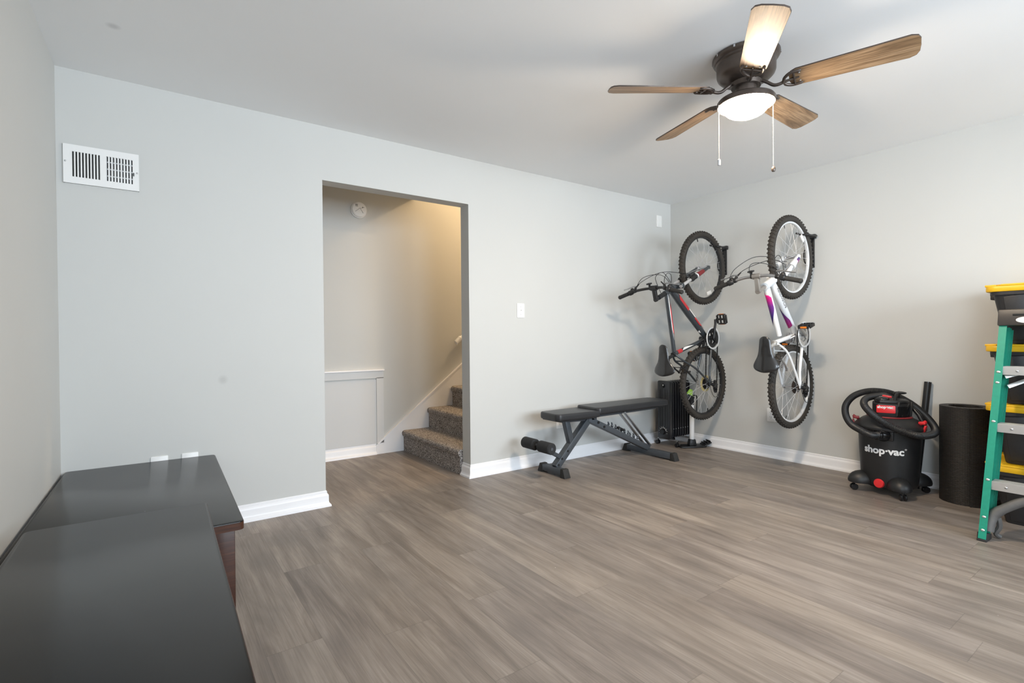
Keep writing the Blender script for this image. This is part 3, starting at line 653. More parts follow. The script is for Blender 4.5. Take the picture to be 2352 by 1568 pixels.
def make_bike(name, label, Yb, z0, P):
    t = thing(name, label, 'bicycle', (XR, Yb, z0), (0, -pi/2, 0), 'bicycles hung upright on the right wall')
    R = P['R']; hz = P['hz']; fx = P['fx']
    V = lambda x, z, y=0: Vector((x, y, z))
    bb, sc, ht, hb = V(*P['bb']), V(*P['sc']), V(*P['ht']), V(*P['hb'])
    fm = P['frame_m']; hd = (hb-ht).normalized()
    # frame
    b = B()
    b.tube([ht-hd*.004, hb+hd*.004], .0185*P.get('hr', 1.1), 20); b.tube([ht-hd*.012, ht+hd*.006], .023, 20); b.tube([hb-hd*.006, hb+hd*.012], .023, 20)
    tt0, tt1 = V(*P['tt0']), V(*P['tt1']); dt0, dt1 = V(*P['dt0']), V(*P['dt1'])
    b.tube([tt0, (tt0+tt1)/2, tt1], [P['ttr'], P['ttr']*.94, P['ttr']*P.get('ttap', .85)], 18); b.tube([dt0, dt0*.8+dt1*.2, dt0*.5+dt1*.5, dt1], [P['dtr'], P['dtr']*1.12, P['dtr']*1.08, P['dtr']*.9], 18)
    b.tube([bb, sc], .0165, 18); b.cyl(bb+V(0, 0, .037), bb-V(0, 0, .037), .022, n=20)
    for sy in (-1, 1):
        b.tube(spl([V(bb.x-.02, bb.z+.004, sy*.022), V(bb.x-.09, bb.z+.006, sy*.042), V(.12, hz-.004, sy*.060), V(.012, hz, sy*.066)], 5), [.011]*10+[.009]*6, 12)
        b.tube(spl([sc-hd*0+V(-.004, -.012, sy*.012), V(sc.x-.06, sc.z-.085, sy*.046), V(sc.x*.5, (sc.z+hz)/2-.03, sy*.058), V(.010, hz+.012, sy*.066)], 5), .0085, 12)
        b.box((.004, sy*.066, hz-.004), (.030, .006, .040), bev=.002)
    b.tube([V(bb.x-.075, bb.z+.006, -.036), V(bb.x-.075, bb.z+.006, .036)], .007, 8)
    b.tube([V(sc.x-.062, sc.z-.088, -.044), V(sc.x-.062, sc.z-.088, .044)], .007, 8)
    frame = b.build('frame', fm, t, 50)
    # painted panels along the tubes
    def panel(p0, p1, r, a0, a1, a_in, m, nm, taper=(0, 0), lab=None):
        """strip hugging a tube between angles (0 = right side facing the viewer, 90 = up)"""
        d = (p1-p0); L = d.length; d.normalize(); right = Vector((0, -1, 0)); upv = right.cross(d) if right.cross(d).z > 0 else d.cross(right)
        if upv.z < 0: upv = -upv
        bb_ = B(); vs = []; fs = []; N, K = 14, 8
        for i in range(N+1):
            s_ = i/N; k0, k1 = a0, a1
            if s_ < taper[0]: f_ = s_/taper[0]; k1 = a0+(a1-a0)*f_ if a_in > 0 else a1; k0 = a0 if a_in > 0 else a1+(a0-a1)*f_
            if s_ > 1-taper[1]: f_ = (1-s_)/taper[1]; k1 = a0+(a1-a0)*f_ if a_in > 0 else a1; k0 = a0 if a_in > 0 else a1+(a0-a1)*f_
            for k in range(K+1):
                a = radians(k0+(k1-k0)*k/K); vs.append(p0+d*(L*s_)+(right*cos(a)+upv*sin(a))*(r+.0012))
        for i in range(N):
            for k in range(K): fs.append((i*(K+1)+k, i*(K+1)+k+1, (i+1)*(K+1)+k+1, (i+1)*(K+1)+k))
        o = bb_.add(vs, fs).build(nm, m, frame, 60)
        if lab: o['label'] = lab
        return o
    P['decals'](panel, tt0, tt1, dt0, dt1, bb, sc)
    # seat post and saddle
    sp = V(*P['sp']); b = B(); b.tube([sc*.8+bb*.2, sp], .0135, 16); b.tube([sc-(sp-sc).normalized()*.012, sc+(sp-sc).normalized()*.010], .019, 16); b.box(sp+V(.0, .004), (.05, .04, .026), bev=.006)
    b.tube([sc+V(-.018, 0, -.012), sc+V(-.018, 0, -.035), sc+V(-.012, .018, -.05)], .004, 8); b.build('seat_post', P['post_m'], t)
    make_saddle(t, P['sn'], P['st'], P['sz'], P['sw'])
    # wheels
    fw_ = make_wheel(t, fx, hz, R, P['rim_m'], .095, P['refl'], .05, P['valve_f'])
    rw_ = make_wheel(t, 0, hz, R, P['rim_m'], .125, False, .11, P['valve_r'])
    # fork
    LR = P.get('legr', 1.1); top = ht-hd*P['steer']; cr = V(*P['cr']); b = B()
    b.tube([hb-hd*.01, cr], .0175, 14); perp = Vector((hd.z, 0, -hd.x)); perp = -perp if perp.x < 0 else perp
    b.box(cr, (.045, .150, .036), Matrix((perp, Vector((0, 1, 0)), perp.cross(Vector((0, 1, 0))))).transposed(), bev=.010)
    F1 = V(fx, hz); off = (F1-cr)
    for sy in (-1, 1):
        c0 = cr+V(0, 0, sy*.058); mid = c0+off*.46+perp*.0; f1 = V(fx-.004, hz+.01, sy*.058)
        b.tube([mid, mid+(f1-mid)*.3, f1], [.0185*LR, .0175*LR, .0125*LR], 16); b.box((fx, sy*.058, hz), (.030, .014, .034), bev=.005)
        b.tube([mid-(f1-mid).normalized()*.0, mid+(f1-mid).normalized()*.02], .0205*LR, 16)
    m0 = cr+off*.52; b.tube(spl([m0+V(0, 0, .058), m0+perp*-.02+V(0, .0, .05)-off.normalized()*.05, m0-perp*.01-off.normalized()*.075, m0+perp*-.02-off.normalized()*.05+V(0, 0, -.05), m0+V(0, 0, -.058)], 5), .010, 10)
    fork = b.build('fork', P['fork_m'], t, 50)
    for sy in (-1, 1):
        c0 = cr+V(0, 0, sy*.058); mid = c0+off*.48
        b = B(); b.tube([c0-off.normalized()*.02, mid], .0140, 14); b.build('fork_stanchion', P['stan_m'], fork)
        b = B(); b.tube([c0+off*.30, c0+off*.34, c0+off*.38, c0+off*.42, c0+off*.49], [.017, .0195, .017, .0195, .020], 14)
        if P['boots']: b.build('fork_boot', M['blackmatte'], fork)
    if P.get('fork_decal'): P['fork_decal'](fork, cr, off, V)
    # stem and bar
    cl = V(*P['cl']); b = B(); b.tube([ht+hd*.01, top], .0155, 14); b.tube([top-hd*.0+V(0, -.006), top-hd*.016], .018, 14)
    b.beam(top-hd*.004, cl, .030, .034, (0, 1, 0), bev=.007); b.tube([cl+V(0, 0, .028), cl-V(0, 0, .028)], .021, 16); b.build('stem', P['stem_m'], t)
    if P['spacer']:
        b = B(); b.tube([ht-hd*.012, ht-hd*(P['steer']-.03)], .0195, 16); b.build('headset_spacer', M['black'], t)
    gx, gz = P['grip']; half = P['half']; b = B(); rise = P['rise']
    path = []
    for y, k in ((-half, 1.0), (-half*.62, .93), (-half*.50, .86), (-half*.30, .22), (-half*.17, .02), (0, 0), (half*.17, .02), (half*.30, .22), (half*.50, .86), (half*.62, .93), (half, 1.0)):
        back = (max(0, abs(y)-half*.45)/(half*.55))
        path.append(V(cl.x+(gx-cl.x)*(back*.75+k*.25), cl.z+(gz-cl.z)*k, y))
    sm = spl(path, 5); b.tube(sm, .0112, 12); bar = b.build('handlebar', P['bar_m'], t, 60)
    for sy in (-1, 1):
        e = path[0] if sy < 0 else path[-1]; i_ = path[1] if sy < 0 else path[-2]
        d = (i_-e).normalized(); g0 = e-d*.004; g1 = e+d*.105
        b = B(); b.tube([g0, g0+d*.006, g0+d*.012]+[g0+d*(.014+.0045*q) for q in range(18)]+[g1, g1+d*.002], [.012, .0165, .017]+[.0152+.0012*(q % 2) for q in range(18)]+[.0165, .012], 16); b.build('grip', M['blackmatte'], bar)
        b = B(); s0 = g1+d*.004; b.tube([s0, s0+d*.006, s0+d*.034, s0+d*.042], [.016, .0215, .0205, .014], 16); b.ell(s0+d*.024+V(.018, -.012), (.020, .018, .016)); b.build('gear_shifter', M['black'], bar)
        c0 = s0+d*.058; b = B(); b.tube([c0-d*.008, c0+d*.010], .0165, 12); b.beam(c0, c0+V(.030, -.004)+d*.012, .016, .018, bev=.004); b.tube([c0+V(.030, -.004)+d*.02, c0+V(.044, -.004)+d*.045], [.006, .0045], 8)
        br = b.build('brake_mount', P['lever_mount'], bar)
        b = B(); b.tube(spl([c0+V(.034, -.004)+d*.010, c0+V(.045, -.010)-d*.02, c0+V(.047, -.014)-d*.075, c0+V(.052, -.016)-d*.125], 5), [.0055]*6+[.0048]*9+[.0055], 8, flat=1.4); b.build('brake_lever', P['lever_m'], br)
    b = B(); c0 = cl+V(.024, .006, .034); b.tube([cl+V(0, 0, .026), cl+V(0, 0, .042)], .0155, 14); b.box(c0+V(.012, .012), (.012, .040, .030), (0, radians(-20), 0), bev=.004); b.beam(cl+V(.004, .012, .034), c0+V(.008, .008), .012, .012); b.build('front_reflector', M['black'], bar)
    # cables
    b = B()
    for pts in P['cables']: b.tube(spl([V(x, z, y) for x, z, y in pts], 7), .0024, 6)
    b.build('cable', M['black'], t)
    # brakes (front and rear rim brakes)
    for (cen, axis_, nrm, flip) in ((cr+off*.50, off.normalized(), perp, 1), (V(sc.x*.46, hz+(sc.z-hz)*.62), (V(sc.x, sc.z)-V(0, hz)).normalized()*-1, V(-.75, .66), -1)):
        b = B()
        for sy in (-1, 1):
            a0 = cen+V(0, 0, sy*.050)+nrm*.022*1; a1 = a0-axis_*.095*1+V(0, 0, -sy*.006)+nrm*.004
            b.tube([a0, a0*.5+a1*.5+V(0, 0, sy*.006), a1], [.0085, .0065, .006], 8); b.tube([a0-nrm*.02, a0+nrm*.008], .0085, 8)
            pc = cen-axis_*.030+V(0, 0, sy*.026)+nrm*.008; b.box(pc, (.058, .011, .013), Matrix((axis_.cross(Vector((0, 1, 0))), Vector((0, 1, 0)), axis_)).transposed() if abs(axis_.y) < .5 else None, bev=.003)
        w0 = cen-axis_*.094+nrm*.026; b.tube(spl([w0+V(0, 0, .044), w0, w0-V(0, 0, .040), w0-V(0, 0, .055)-axis_*.03], 4), .0035, 6)
        b.build('rim_brake', P['brake_m'], t, 50)
    # drivetrain on the right side
    ry = -.050; RYX = lambda y: Matrix.Translation((bb.x, y, bb.z)) @ Matrix.Rotation(pi/2, 4, 'X')
    b = B(); o = []
    for k in range(84):
        a = 2*pi*k/84; o.append((.085+(.0035 if k % 2 else 0))*Vector((cos(a), sin(a)))) if False else o.append(((.082+(.004 if k % 2 else 0))*cos(a), (.082+(.004 if k % 2 else 0))*sin(a)))
    vs = []; fs = []; n = len(o)
    for (rr, zz) in ((1, -.0015), (1, .0015), (.66, .0015), (.66, -.0015)):
        for (x, y) in o:
            l = sqrt(x*x+y*y); q = rr if rr == 1 else (.055/l); vs.append((x*q, y*q, zz))
    for r in range(4):
        for k in range(n): fs.append((r*n+k, r*n+(k+1) % n, ((r+1) % 4)*n+(k+1) % n, ((r+1) % 4)*n+k))
    vs = [RYX(ry) @ Vector(v) for v in vs]; b.add(vs, fs)
    for k in range(5):
        a = 2*pi*k/5+.3; b.beam(bb+V(0, 0, ry), bb+V(.060*cos(a), .060*sin(a), ry), .004, .015, (0, 1, 0))
    b.lathe([(.062, -.010), (.066, -.008), (.066, -.0065), (.050, -.0065), (.050, -.010)], 40, RYX(ry), closed=True)
    ring = b.build('chainring', P['ring_m'], t, 40)
    b = B(); b.lathe([(.086, .004), (.0975, .004), (.0985, .0062), (.0975, .008), (.086, .008)], 48, RYX(ry-.004), closed=True); b.build('chain_guard', P['guard_m'], ring)
    ca = radians(P['crank']); cd = V(cos(ca), sin(ca)); 
    for sy in (-1, 1):
        d = cd*(-sy); e = bb+d*.165+V(0, 0, sy*.082)
        b = B(); b.tube([bb+V(0, 0, sy*.045), bb+V(0, 0, sy*.072)], .016, 14); b.tube([bb+V(0, 0, sy*.066), bb+d*.05+V(0, 0, sy*.070), bb+d*.12+V(0, 0, sy*.080), e], [.015, .0115, .0095, .0125], 10); arm = b.build('crank_arm', P['crank_m'], t, 60)
        pr_ = V(*P['pedal_tilt']); pc = e+V(0, 0, sy*.060)
        X = pr_.normalized(); Z = X.cross(Vector((0, 1, 0)))
        Mp = Matrix((X, Vector((0, 1, 0)), Z)).transposed().to_4x4(); Mp.translation = pc
        b = B(); b.tube([Mp @ Vector((0, -sy*.055, 0)), Mp @ Vector((0, sy*.045, 0))], .007, 10)
        ol = rrect(.092, .088, .026, 5)
        for (cx, cy, sx_, sy_) in ((.040, 0, .010, .070), (-.040, 0, .010, .070), (0, .041, .074, .009), (0, -.041, .074, .009), (0, 0, .016, .088), (.020, .012, .03, .007), (-.020, .012, .03, .007), (.02, -.02, .03, .007), (-.02, -.02, .03, .007)):
            q = B(); q.box((0, 0, 0), (sx_, sy_, .024), bev=.003); b.add([Mp @ (Vector(v)+Vector((cx, cy, 0))) for v in q.v], q.f)
        ped = b.build('pedal', M['black'], arm)
        b = B()
        for sx_ in (-1, 1):
            q = B(); q.box((0, 0, 0), (.003, .044, .014), bev=.001); b.add([Mp @ (Vector(v)+Vector((sx_*.0465, 0, 0))) for v in q.v], q.f)
        b.build('pedal_reflector', M['orange'], ped)
    # cassette, spoke guard, derailleur, chain
    RW = lambda y: Matrix.Translation((0, y, 0)) @ Matrix.Rotation(pi/2, 4, 'X'); b = B()
    for q, rr in enumerate((.052, .046, .040, .035, .030, .026, .023)):
        b.lathe([(.016, -.0012), (rr, -.0012), (rr, .0012), (.016, .0012)], 28, RW(-.026-.0048*q), closed=True)
    b.lathe([(0, -.018), (.019, -.018), (.019, .020), (0, .020)], 20, RW(-.042)); b.build('cassette', M['black'] if P['cas_dark'] else M['bronze'], rw_)
    if P['disc']:
        b = B(); b.lathe([(.018, -.0015), (.072, -.001), (.074, 0), (.072, .001), (.018, .0015)], 40, RW(-.020), closed=True); b.build('spoke_guard', M['brass'], rw_)
    b = B(); D0 = V(-.010, hz-.030, -.078); D1 = V(.004, hz-.070, -.070); D2 = V(-.062, hz-.085, -.062)
    b.tube([V(0, hz, -.072), D0, V(-.030, hz-.060, -.085), D1], [.011, .016, .015, .012], 10); b.box((-.018, -.088, hz-.050), (.050, .020, .034), (0, radians(35), 0), bev=.006)
    for d in (D1, D2): b.cyl(d+V(0, 0, .004), d-V(0, 0, .004), .021, n=20); b.cyl(d+V(0, 0, .007), d-V(0, 0, .007), .008, n=12)
    b.beam(D1+V(0, 0, -.007), D2+V(0, 0, -.007), .003, .026, (0, 1, 0)); b.beam(D1+V(0, 0, .007), D2+V(0, 0, .007), .003, .026, (0, 1, 0))
    b.tube(spl([V(.04, hz-.02, -.07), V(-.02, hz+.035, -.09), V(-.105, hz-.0, -.10), V(-.11, hz-.065, -.092), V(-.05, hz-.07, -.085)], 6), .0022, 6)
    b.build('rear_derailleur', M['black'], t, 50)
    b = B(); cc = -.044
    def arc(c, r, a0, a1, y, m=10): return [V(c[0]+r*cos(radians(a0+(a1-a0)*q/m)), c[1]+r*sin(radians(a0+(a1-a0)*q/m)), y) for q in range(m+1)]
    loop = arc((bb.x, bb.z), .083, 95, -88, ry, 14)+arc((D2.x, D2.z), .021, -80, -200, -.062, 6)+arc((D1.x, D1.z), .021, -20, 60, -.068, 4)+arc((0, hz), .036, -60, -255, cc, 12)
    loop.append(loop[0]); q = [loop[0]]
    for p0, p1 in zip(loop, loop[1:]):
        m = max(1, int(round((p1-p0).length/.0127)))
        for k in range(m): q.append(p0+(p1-p0)*((k+1)/m))
    for k, (p0, p1) in enumerate(zip(q, q[1:])):
        d = (p1-p0).normalized()*.0015; b.beam(p0-d, p1+d, .007 if k % 2 else .0045, .0085, (0, 1, 0))
    b.build('chain', M['black'], t, None)
    b = B(); fd_ = V(bb.x-.03, bb.z+.10, -.045); b.box(fd_, (.075, .004, .022), (0, radians(20), 0)); b.box(fd_+V(0, 0, .012), (.075, .003, .022), (0, radians(20), 0)); b.tube([fd_+V(.02, .004, .006), V(bb.x-.03, bb.z+.12, -.01)], .010, 10); b.tube([V(bb.x-.04, bb.z+.10, 0), V(bb.x-.048, bb.z+.135, 0)], .0205, 16); b.build('front_derailleur', P['brake_m'], t, 50)
    return t

# black, grey and red mountain bike
def decals_a(panel, tt0, tt1, dt0, dt1, bb, sc):
    L = lambda a, b_, k: a+(b_-a)*k
    panel(L(dt0, dt1, .06), L(dt0, dt1, .40), .0318, -70, 18, 1, M['redpaint'], 'painted_flash', (.25, .0), 'red flash')
    panel(L(dt0, dt1, .40), L(dt0, dt1, .58), .0318, -36, -10, 1, M['label'], 'painted_flash', lab='white lettering band')
    panel(L(dt0, dt1, .58), L(dt0, dt1, .88), .0308, -70, 8, 1, M['redpaint'], 'painted_flash', (0, .5), 'red flash')
    panel(L(tt0, tt1, .12), L(tt0, tt1, .74), .0208, -50, 14, 1, M['redpaint'], 'painted_flash', (.2, .15), 'red stripe')
    panel(L(tt0, tt1, .02), L(tt0, tt1, .80), .0208, 14, 30, 1, M['label'], 'painted_flash', (.1, .3), 'white stripe')
    panel(L(dt0, dt1, .80), L(dt0, dt1, .86), .0308, 60, 105, 1, M['label'], 'painted_flash', (.5, .5), 'white oval mark')
    panel(L(sc, bb, .10), L(sc, bb, .22), .0168, -60, 150, 1, M['redpaint'], 'painted_flash', lab='red band')
    panel(L(sc, bb, .22), L(sc, bb, .55), .0168, 10, 70, 1, M['label'], 'painted_flash', (.2, .6), 'white flash')
def forkd_a(fork, cr, off, V):
    for y in (-.058,):
        p0 = cr+off*.56+V(0, 0, y); p1 = cr+off*.78+V(0, 0, y); b = B()
        b.tube([p0, p1], [.0208, .0176], 16); o = b.build('fork_decal', M['darkred'], fork); o['label'] = 'dark red painted lower leg'
        b = B(); q = cr+off*.50+V(0, 0, y); b.tube([q, q+off*.035], .0232, 16); o = b.build('fork_decal', M['white'], fork); o['label'] = 'white band'
bikeA = dict(R=.322, hz=.362, fx=1.022, bb=(.400, .305), sc=(.268, .785), ht=(.776, .885), hb=(.822, .785), tt0=(.770, .868), tt1=(.288, .775), dt0=(.796, .795), dt1=(.415, .335), ttr=.0205, dtr=.028,
    frame_m=M['navygrey'], sp=(.232, .862), post_m=M['black'], sn=.352, st=.088, sz=.935, sw=.110, rim_m=M['black'], refl=200, valve_f=18, valve_r=195, steer=.128, cr=(.842, .740), fork_m=M['navygrey'],
    stan_m=M['silver'], boots=True, cl=(.812, 1.030), stem_m=M['black'], spacer=True, grip=(.752, 1.092), half=.315, rise=.05, bar_m=M['black'], lever_mount=M['black'], lever_m=M['steel'], brake_m=M['black'],
    ring_m=M['black'], guard_m=M['rimsilver'], crank=-2+0, crank_m=M['black'], pedal_tilt=(1, .25), cas_dark=True, disc=True, decals=decals_a, fork_decal=forkd_a,
    cables=[[(.790, 1.06, .20), (.86, 1.04, .14), (.93, .96, .05), (.955, .86, 0), (.95, .72, -.03), (.955, .62, -.03)], [(.79, 1.06, .18), (.90, 1.05, .10), (.92, .98, -.02), (.86, .90, -.05), (.79, .86, -.03)],
            [(.80, 1.06, -.19), (.90, 1.02, -.16), (.93, .93, -.05), (.88, .86, .03), (.78, .84, .02)], [(.80, 1.06, -.21), (.92, 1.06, -.12), (.91, .97, .03), (.84, .92, .05), (.76, .90, .02)]])
make_bike('mountain_bike', 'dark grey and red mountain bike hanging upright nearest the corner, above the heater', 2.71, .635, bikeA)

# white bike with magenta to navy panels
GRAD_T = make_gradient('magenta_to_navy_paint', [(0, (.012, .012, .06)), (.35, (.05, .025, .18)), (.62, (.16, .02, .22)), (.85, (.62, .006, .20)), (1, (.70, .006, .22))])
GRAD_D = make_gradient('navy_to_magenta_paint', [(0, (.42, .008, .16)), (.25, (.30, .012, .18)), (.6, (.06, .025, .18)), (1, (.010, .012, .05))])
def text_mesh(name, body, size, m, parent, extrude=.0006, offset=0.0, font_shear=0):
    cu = bpy.data.curves.new(name, 'FONT'); cu.body = body; cu.size = size; cu.align_x = 'CENTER'; cu.align_y = 'CENTER'; cu.extrude = extrude; cu.offset = offset; cu.shear = font_shear; cu.resolution_u = 4
    o = bpy.data.objects.new(name, cu); COL.objects.link(o); bpy.context.view_layer.update()
    me = bpy.data.meshes.new_from_object(o.evaluated_get(bpy.context.evaluated_depsgraph_get()))
    bpy.data.objects.remove(o); bpy.data.curves.remove(cu); me.materials.clear(); me.materials.append(m)
    r = bpy.data.objects.new(name, me); COL.objects.link(r)
    if parent: r.parent = parent
    return r
def decals_b(panel, tt0, tt1, dt0, dt1, bb, sc):
    L = lambda a, b_, k: a+(b_-a)*k
    panel(L(tt1, tt0, .18), L(tt1, tt0, .93), .0226, 28, 150, -1, GRAD_T, 'painted_panel', (.55, .10), 'magenta to navy panel')
    o = panel(L(dt1, dt0, .12), L(dt1, dt0, .62), .0272, 45, 150, -1, GRAD_D, 'painted_panel', (.14, .62), 'navy to magenta panel')
    # small grey lettering running along the down tube
    d = (dt1-dt0); ln = d.length; d.normalize(); fr = o.parent
    tx = text_mesh('tube_lettering', 'SCHWINN', .030, M['steel'], fr, .0004, .0004)
    X = -d; outn = (Vector((0, -1, 0))*.98+Vector((0, 0, 1))*.17).normalized(); outn = (outn-X*outn.dot(X)).normalized(); Yv = outn.cross(X)
    Mx = Matrix((X, Yv, outn)).transposed().to_4x4(); Mx.translation = dt0+d*(ln*.27)+outn*.0275; tx.matrix_local = Mx @ Matrix.Diagonal((1.35, 1, 1, 1))
def forkd_b(fork, cr, off, V):
    p0 = cr+off*.74+V(0, 0, -.058); p1 = cr+off*.90+V(0, 0, -.058); b = B(); b.tube([p0, p1], [.0216, .0188], 16); o = b.build('fork_decal', GRAD_D, fork); o['label'] = 'purple patch'
bikeB = dict(R=.318, hz=.355, fx=.990, bb=(.398, .275), sc=(.338, .612), ht=(.748, .742), hb=(.800, .622), tt0=(.735, .712), tt1=(.392, .535), dt0=(.772, .632), dt1=(.412, .300), ttr=.0225, dtr=.0235, ttap=.75,
    frame_m=M['white'], sp=(.290, .722), post_m=M['alu'], sn=.388, st=.122, sz=.760, sw=.102, rim_m=M['rimsilver'], refl=-45, valve_f=25, valve_r=160, steer=.092, legr=1.3, hr=1.5, cr=(.826, .575), fork_m=M['white'],
    stan_m=M['white'], boots=False, cl=(.815, .848), stem_m=M['beads'], spacer=False, grip=(.750, .868), half=.315, rise=.03, bar_m=M['steel'], lever_mount=M['black'], lever_m=M['steel'], brake_m=M['steel'],
    ring_m=M['alu'], guard_m=M['rimsilver'], crank=67, crank_m=M['steel'], pedal_tilt=(.30, -1), cas_dark=False, disc=False, decals=decals_b, fork_decal=forkd_b,
    cables=[[(.80, .87, .20), (.88, .85, .17), (.965, .74, .10), (.98, .62, .05), (.955, .52, .02), (.95, .44, -.01)], [(.80, .86, .18), (.87, .82, .12), (.93, .70, .05), (.95, .60, 0), (.92, .47, -.02)],
            [(.82, .85, -.19), (.88, .78, -.15), (.96, .68, -.08), (.97, .62, -.02), (.90, .60, .02), (.82, .64, .02)], [(.84, .84, .06), (.90, .83, .06), (.92, .78, .03), (.90, .68, -.02), (.84, .60, -.04), (.72, .56, -.03)]])
make_bike('mountain_bike', 'white bicycle with magenta and navy panels hanging upright on the right wall', 1.95, .662, bikeB)

def bike_hook(label, y, z):
    t = thing('bike_hook', label, 'bike hook', (XR, y, z), (0, 0, 0), 'wall hooks holding the bicycles')
    b = B(); b.box((-.004, 0, -.11), (.008, .045, .27), bev=.003); b.box((-.010, -.018, -.11), (.010, .005, .25), bev=.002); b.box((-.010, .018, -.11), (.010, .005, .25), bev=.002); b.build('back_plate', M['black'], t)
    b = B(); yy = -.047; b.tube(spl([(-.006, -.010, .005), (-.03, yy, .004), (-.10, yy, 0), (-.158, yy, -.002), (-.176, yy+.012, 0), (-.180, yy+.05, .006), (-.180, yy+.085, .022)], 5), .0075, 12); b.box((-.016, -.012, .005), (.032, .05, .034), bev=.004); b.build('hook_arm', M['black'], t)
    b = B(); b.tube([(-.150, yy, -.002), (-.168, yy+.002, -.002)], .0098, 12); b.build('rubber_sleeve', M['blackmatte'], t)
    b = B(); b.tube(spl([(-.006, .02, -.08), (-.045, .034, -.10), (-.062, .034, -.15), (-.045, .034, -.20), (-.006, .02, -.225)], 5), .0042, 8); b.build('wire_guard', M['black'], t)
    return t
bike_hook('black wall hook holding the front wheel of the dark grey and red bike', 2.722, 1.862)
bike_hook('black wall hook holding the front wheel of the white bicycle', 1.957, 1.842)

# ------------------------------------------------------------------ adjustable weight bench (local: x along the bench, y toward the back wall)
bn = thing('weight_bench', 'grey adjustable weight bench with black padded seat along the back wall', 'weight bench', (3.0, 3.01, 0))
def bx_(x): return x-3.0
G = M['gunmetal']
pads = []
def pad(name, x0, x1, w0, w1, z0, z1, th):
    b = B(); L = x1-x0; o = [(-L/2+.02, -w0/2), (L/2-.02, -w1/2), (L/2, -w1/2+.03), (L/2, w1/2-.03), (L/2-.02, w1/2), (-L/2+.02, w0/2), (-L/2, w0/2-.03), (-L/2, -w0/2+.03)]
    ang = -atan2(z1-z0, L); Mx = Matrix.Translation(((x0+x1)/2-3.0, 0, (z0+z1)/2)) @ Matrix.Rotation(ang, 4, 'Y')
    q = bmesh.new(); vs = [q.verts.new((x, y, -th)) for x, y in o]; f = q.faces.new(vs); r = bmesh.ops.extrude_face_region(q, geom=[f])
    for v in [g for g in r['geom'] if isinstance(g, bmesh.types.BMVert)]: v.co.z = 0
    bmesh.ops.recalc_face_normals(q, faces=q.faces[:]); bmesh.ops.bevel(q, geom=q.edges[:], offset=.016, segments=4, profile=.6, affect='EDGES')
    b.bm(q, Mx); o_ = b.build(name, M['vinyl'], bn, 60)
    b = B(); b.box((0, 0, -th-.005), (L-.06, min(w0, w1)-.03, .010)); b.v = [tuple(Mx @ Vector(v)) for v in b.v]; b.build('pad_board', M['black'], o_)
    return Mx
MS = pad('seat_pad', 2.487, 2.925, .235, .275, .478, .474, .052)
MB_ = pad('back_pad', 2.890, 3.790, .265, .235, .494, .492, .052)
# feet
for nm, x, y0, y1 in (('front_foot', 2.548, -.150, .175), ('rear_foot', 3.628, -.318, .270)):
    b = B(); b.box((bx_(x), (y0+y1)/2, .036), (.052, y1-y0-.07, .050), bev=.003); f = b.build(nm, G, bn)
    for s_, ye in ((-1, y0), (1, y1)):
        b = B(); b.box((bx_(x), ye-s_*.028, .033), (.062, .056, .066), bev=.004, taper=(.9, .55)); b.v = [(vx, vy+s_*(-.010 if vz > .04 else .0), vz) for vx, vy, vz in b.v]; b.build('rubber_end_cap', M['blackmatte'], f)
# main legs
b = B(); b.beam((bx_(2.553), 0, .055), (bx_(2.925), 0, .415), .052, .055, (0, 1, 0), bev=.004); fl = b.build('front_leg', G, bn)
for x, z in ((2.60, .128), (2.565, .085), (2.66, .18)):
    b = B(); b.cyl((bx_(x), -.031, z-.01), (bx_(x), -.026, z-.01), .009, n=8); b.build('bolt', M['black'], fl)
b = B(); b.beam((bx_(2.89), 0, .395), (bx_(3.628), 0, .062), .046, .062, (0, 1, 0), bev=.004); rl = b.build('rear_leg', G, bn)
dl = Vector((.738, 0, -.333)).normalized()
for k, f_ in enumerate((.34, .40, .46, .55, .61, .70, .77)):
    p = Vector((bx_(2.89), 0, .395))+Vector((.738, 0, -.333))*f_+Vector((.333, 0, .738)).normalized()*.030
    b = B(); nn = Vector((.41, 0, .91))
    for sy in (-.020, .020):
        pts = [p+Vector((0, sy, 0)), p+nn*.012+dl*.004+Vector((0, sy, 0)), p+nn*.022-dl*.005+Vector((0, sy, 0)), p+nn*.030-dl*.013+Vector((0, sy, 0))]
        b.tube(spl(pts, 3), [.009]*4+[.007]*3+[.005]*2+[.002], 6)
    b.build('position_hook', G, rl)
b = B(); p = Vector((bx_(2.89), 0, .395))+Vector((.738, 0, -.333))*.505; b.box(p+Vector((.012, 0, .045)), (.075, .056, .018), (0, radians(24), 0), bev=.003); b.build('hook_cover', M['black'], rl)
for f_, z_ in ((.08, .0), (.17, -.012), (.06, .05)):
    p = Vector((bx_(2.93), -.030, .385+z_))+Vector((.738, 0, -.333))*f_; b = B(); b.cyl(p, p+Vector((0, -.008, 0)), .0105, n=10); b.build('bolt', M['black'], rl)
b = B(); p = Vector((bx_(2.89), -.0238, .395))+Vector((.738, 0, -.333))*.275; b.box(p, (.062, .001, .040), (0, radians(24.3), 0)); b.build('warning_sticker', M['label'], rl)
b = B(); b.box(p+Vector((.001, -.0007, .010)), (.042, .0008, .004), (0, radians(24.3), 0)); b.build('sticker_stripe', M['redpaint'], rl)
b = B(); b.beam((bx_(2.655), 0, .43), (bx_(2.712), 0, .225), .046, .046, (0, 1, 0), bev=.003); b.build('seat_support', G, bn)
b = B(); b.beam((bx_(2.62), 0, .415), (bx_(2.93), 0, .405), .05, .03, (0, 1, 0), bev=.003); b.build('seat_rail', G, bn)
b = B(); b.beam((bx_(2.93), 0, .418), (bx_(3.74), 0, .422), .040, .030, (0, 1, 0), bev=.003); b.box((bx_(2.945), 0, .41), (.06, .062, .055), bev=.004); b.build('back_rail', G, bn)
b = B()
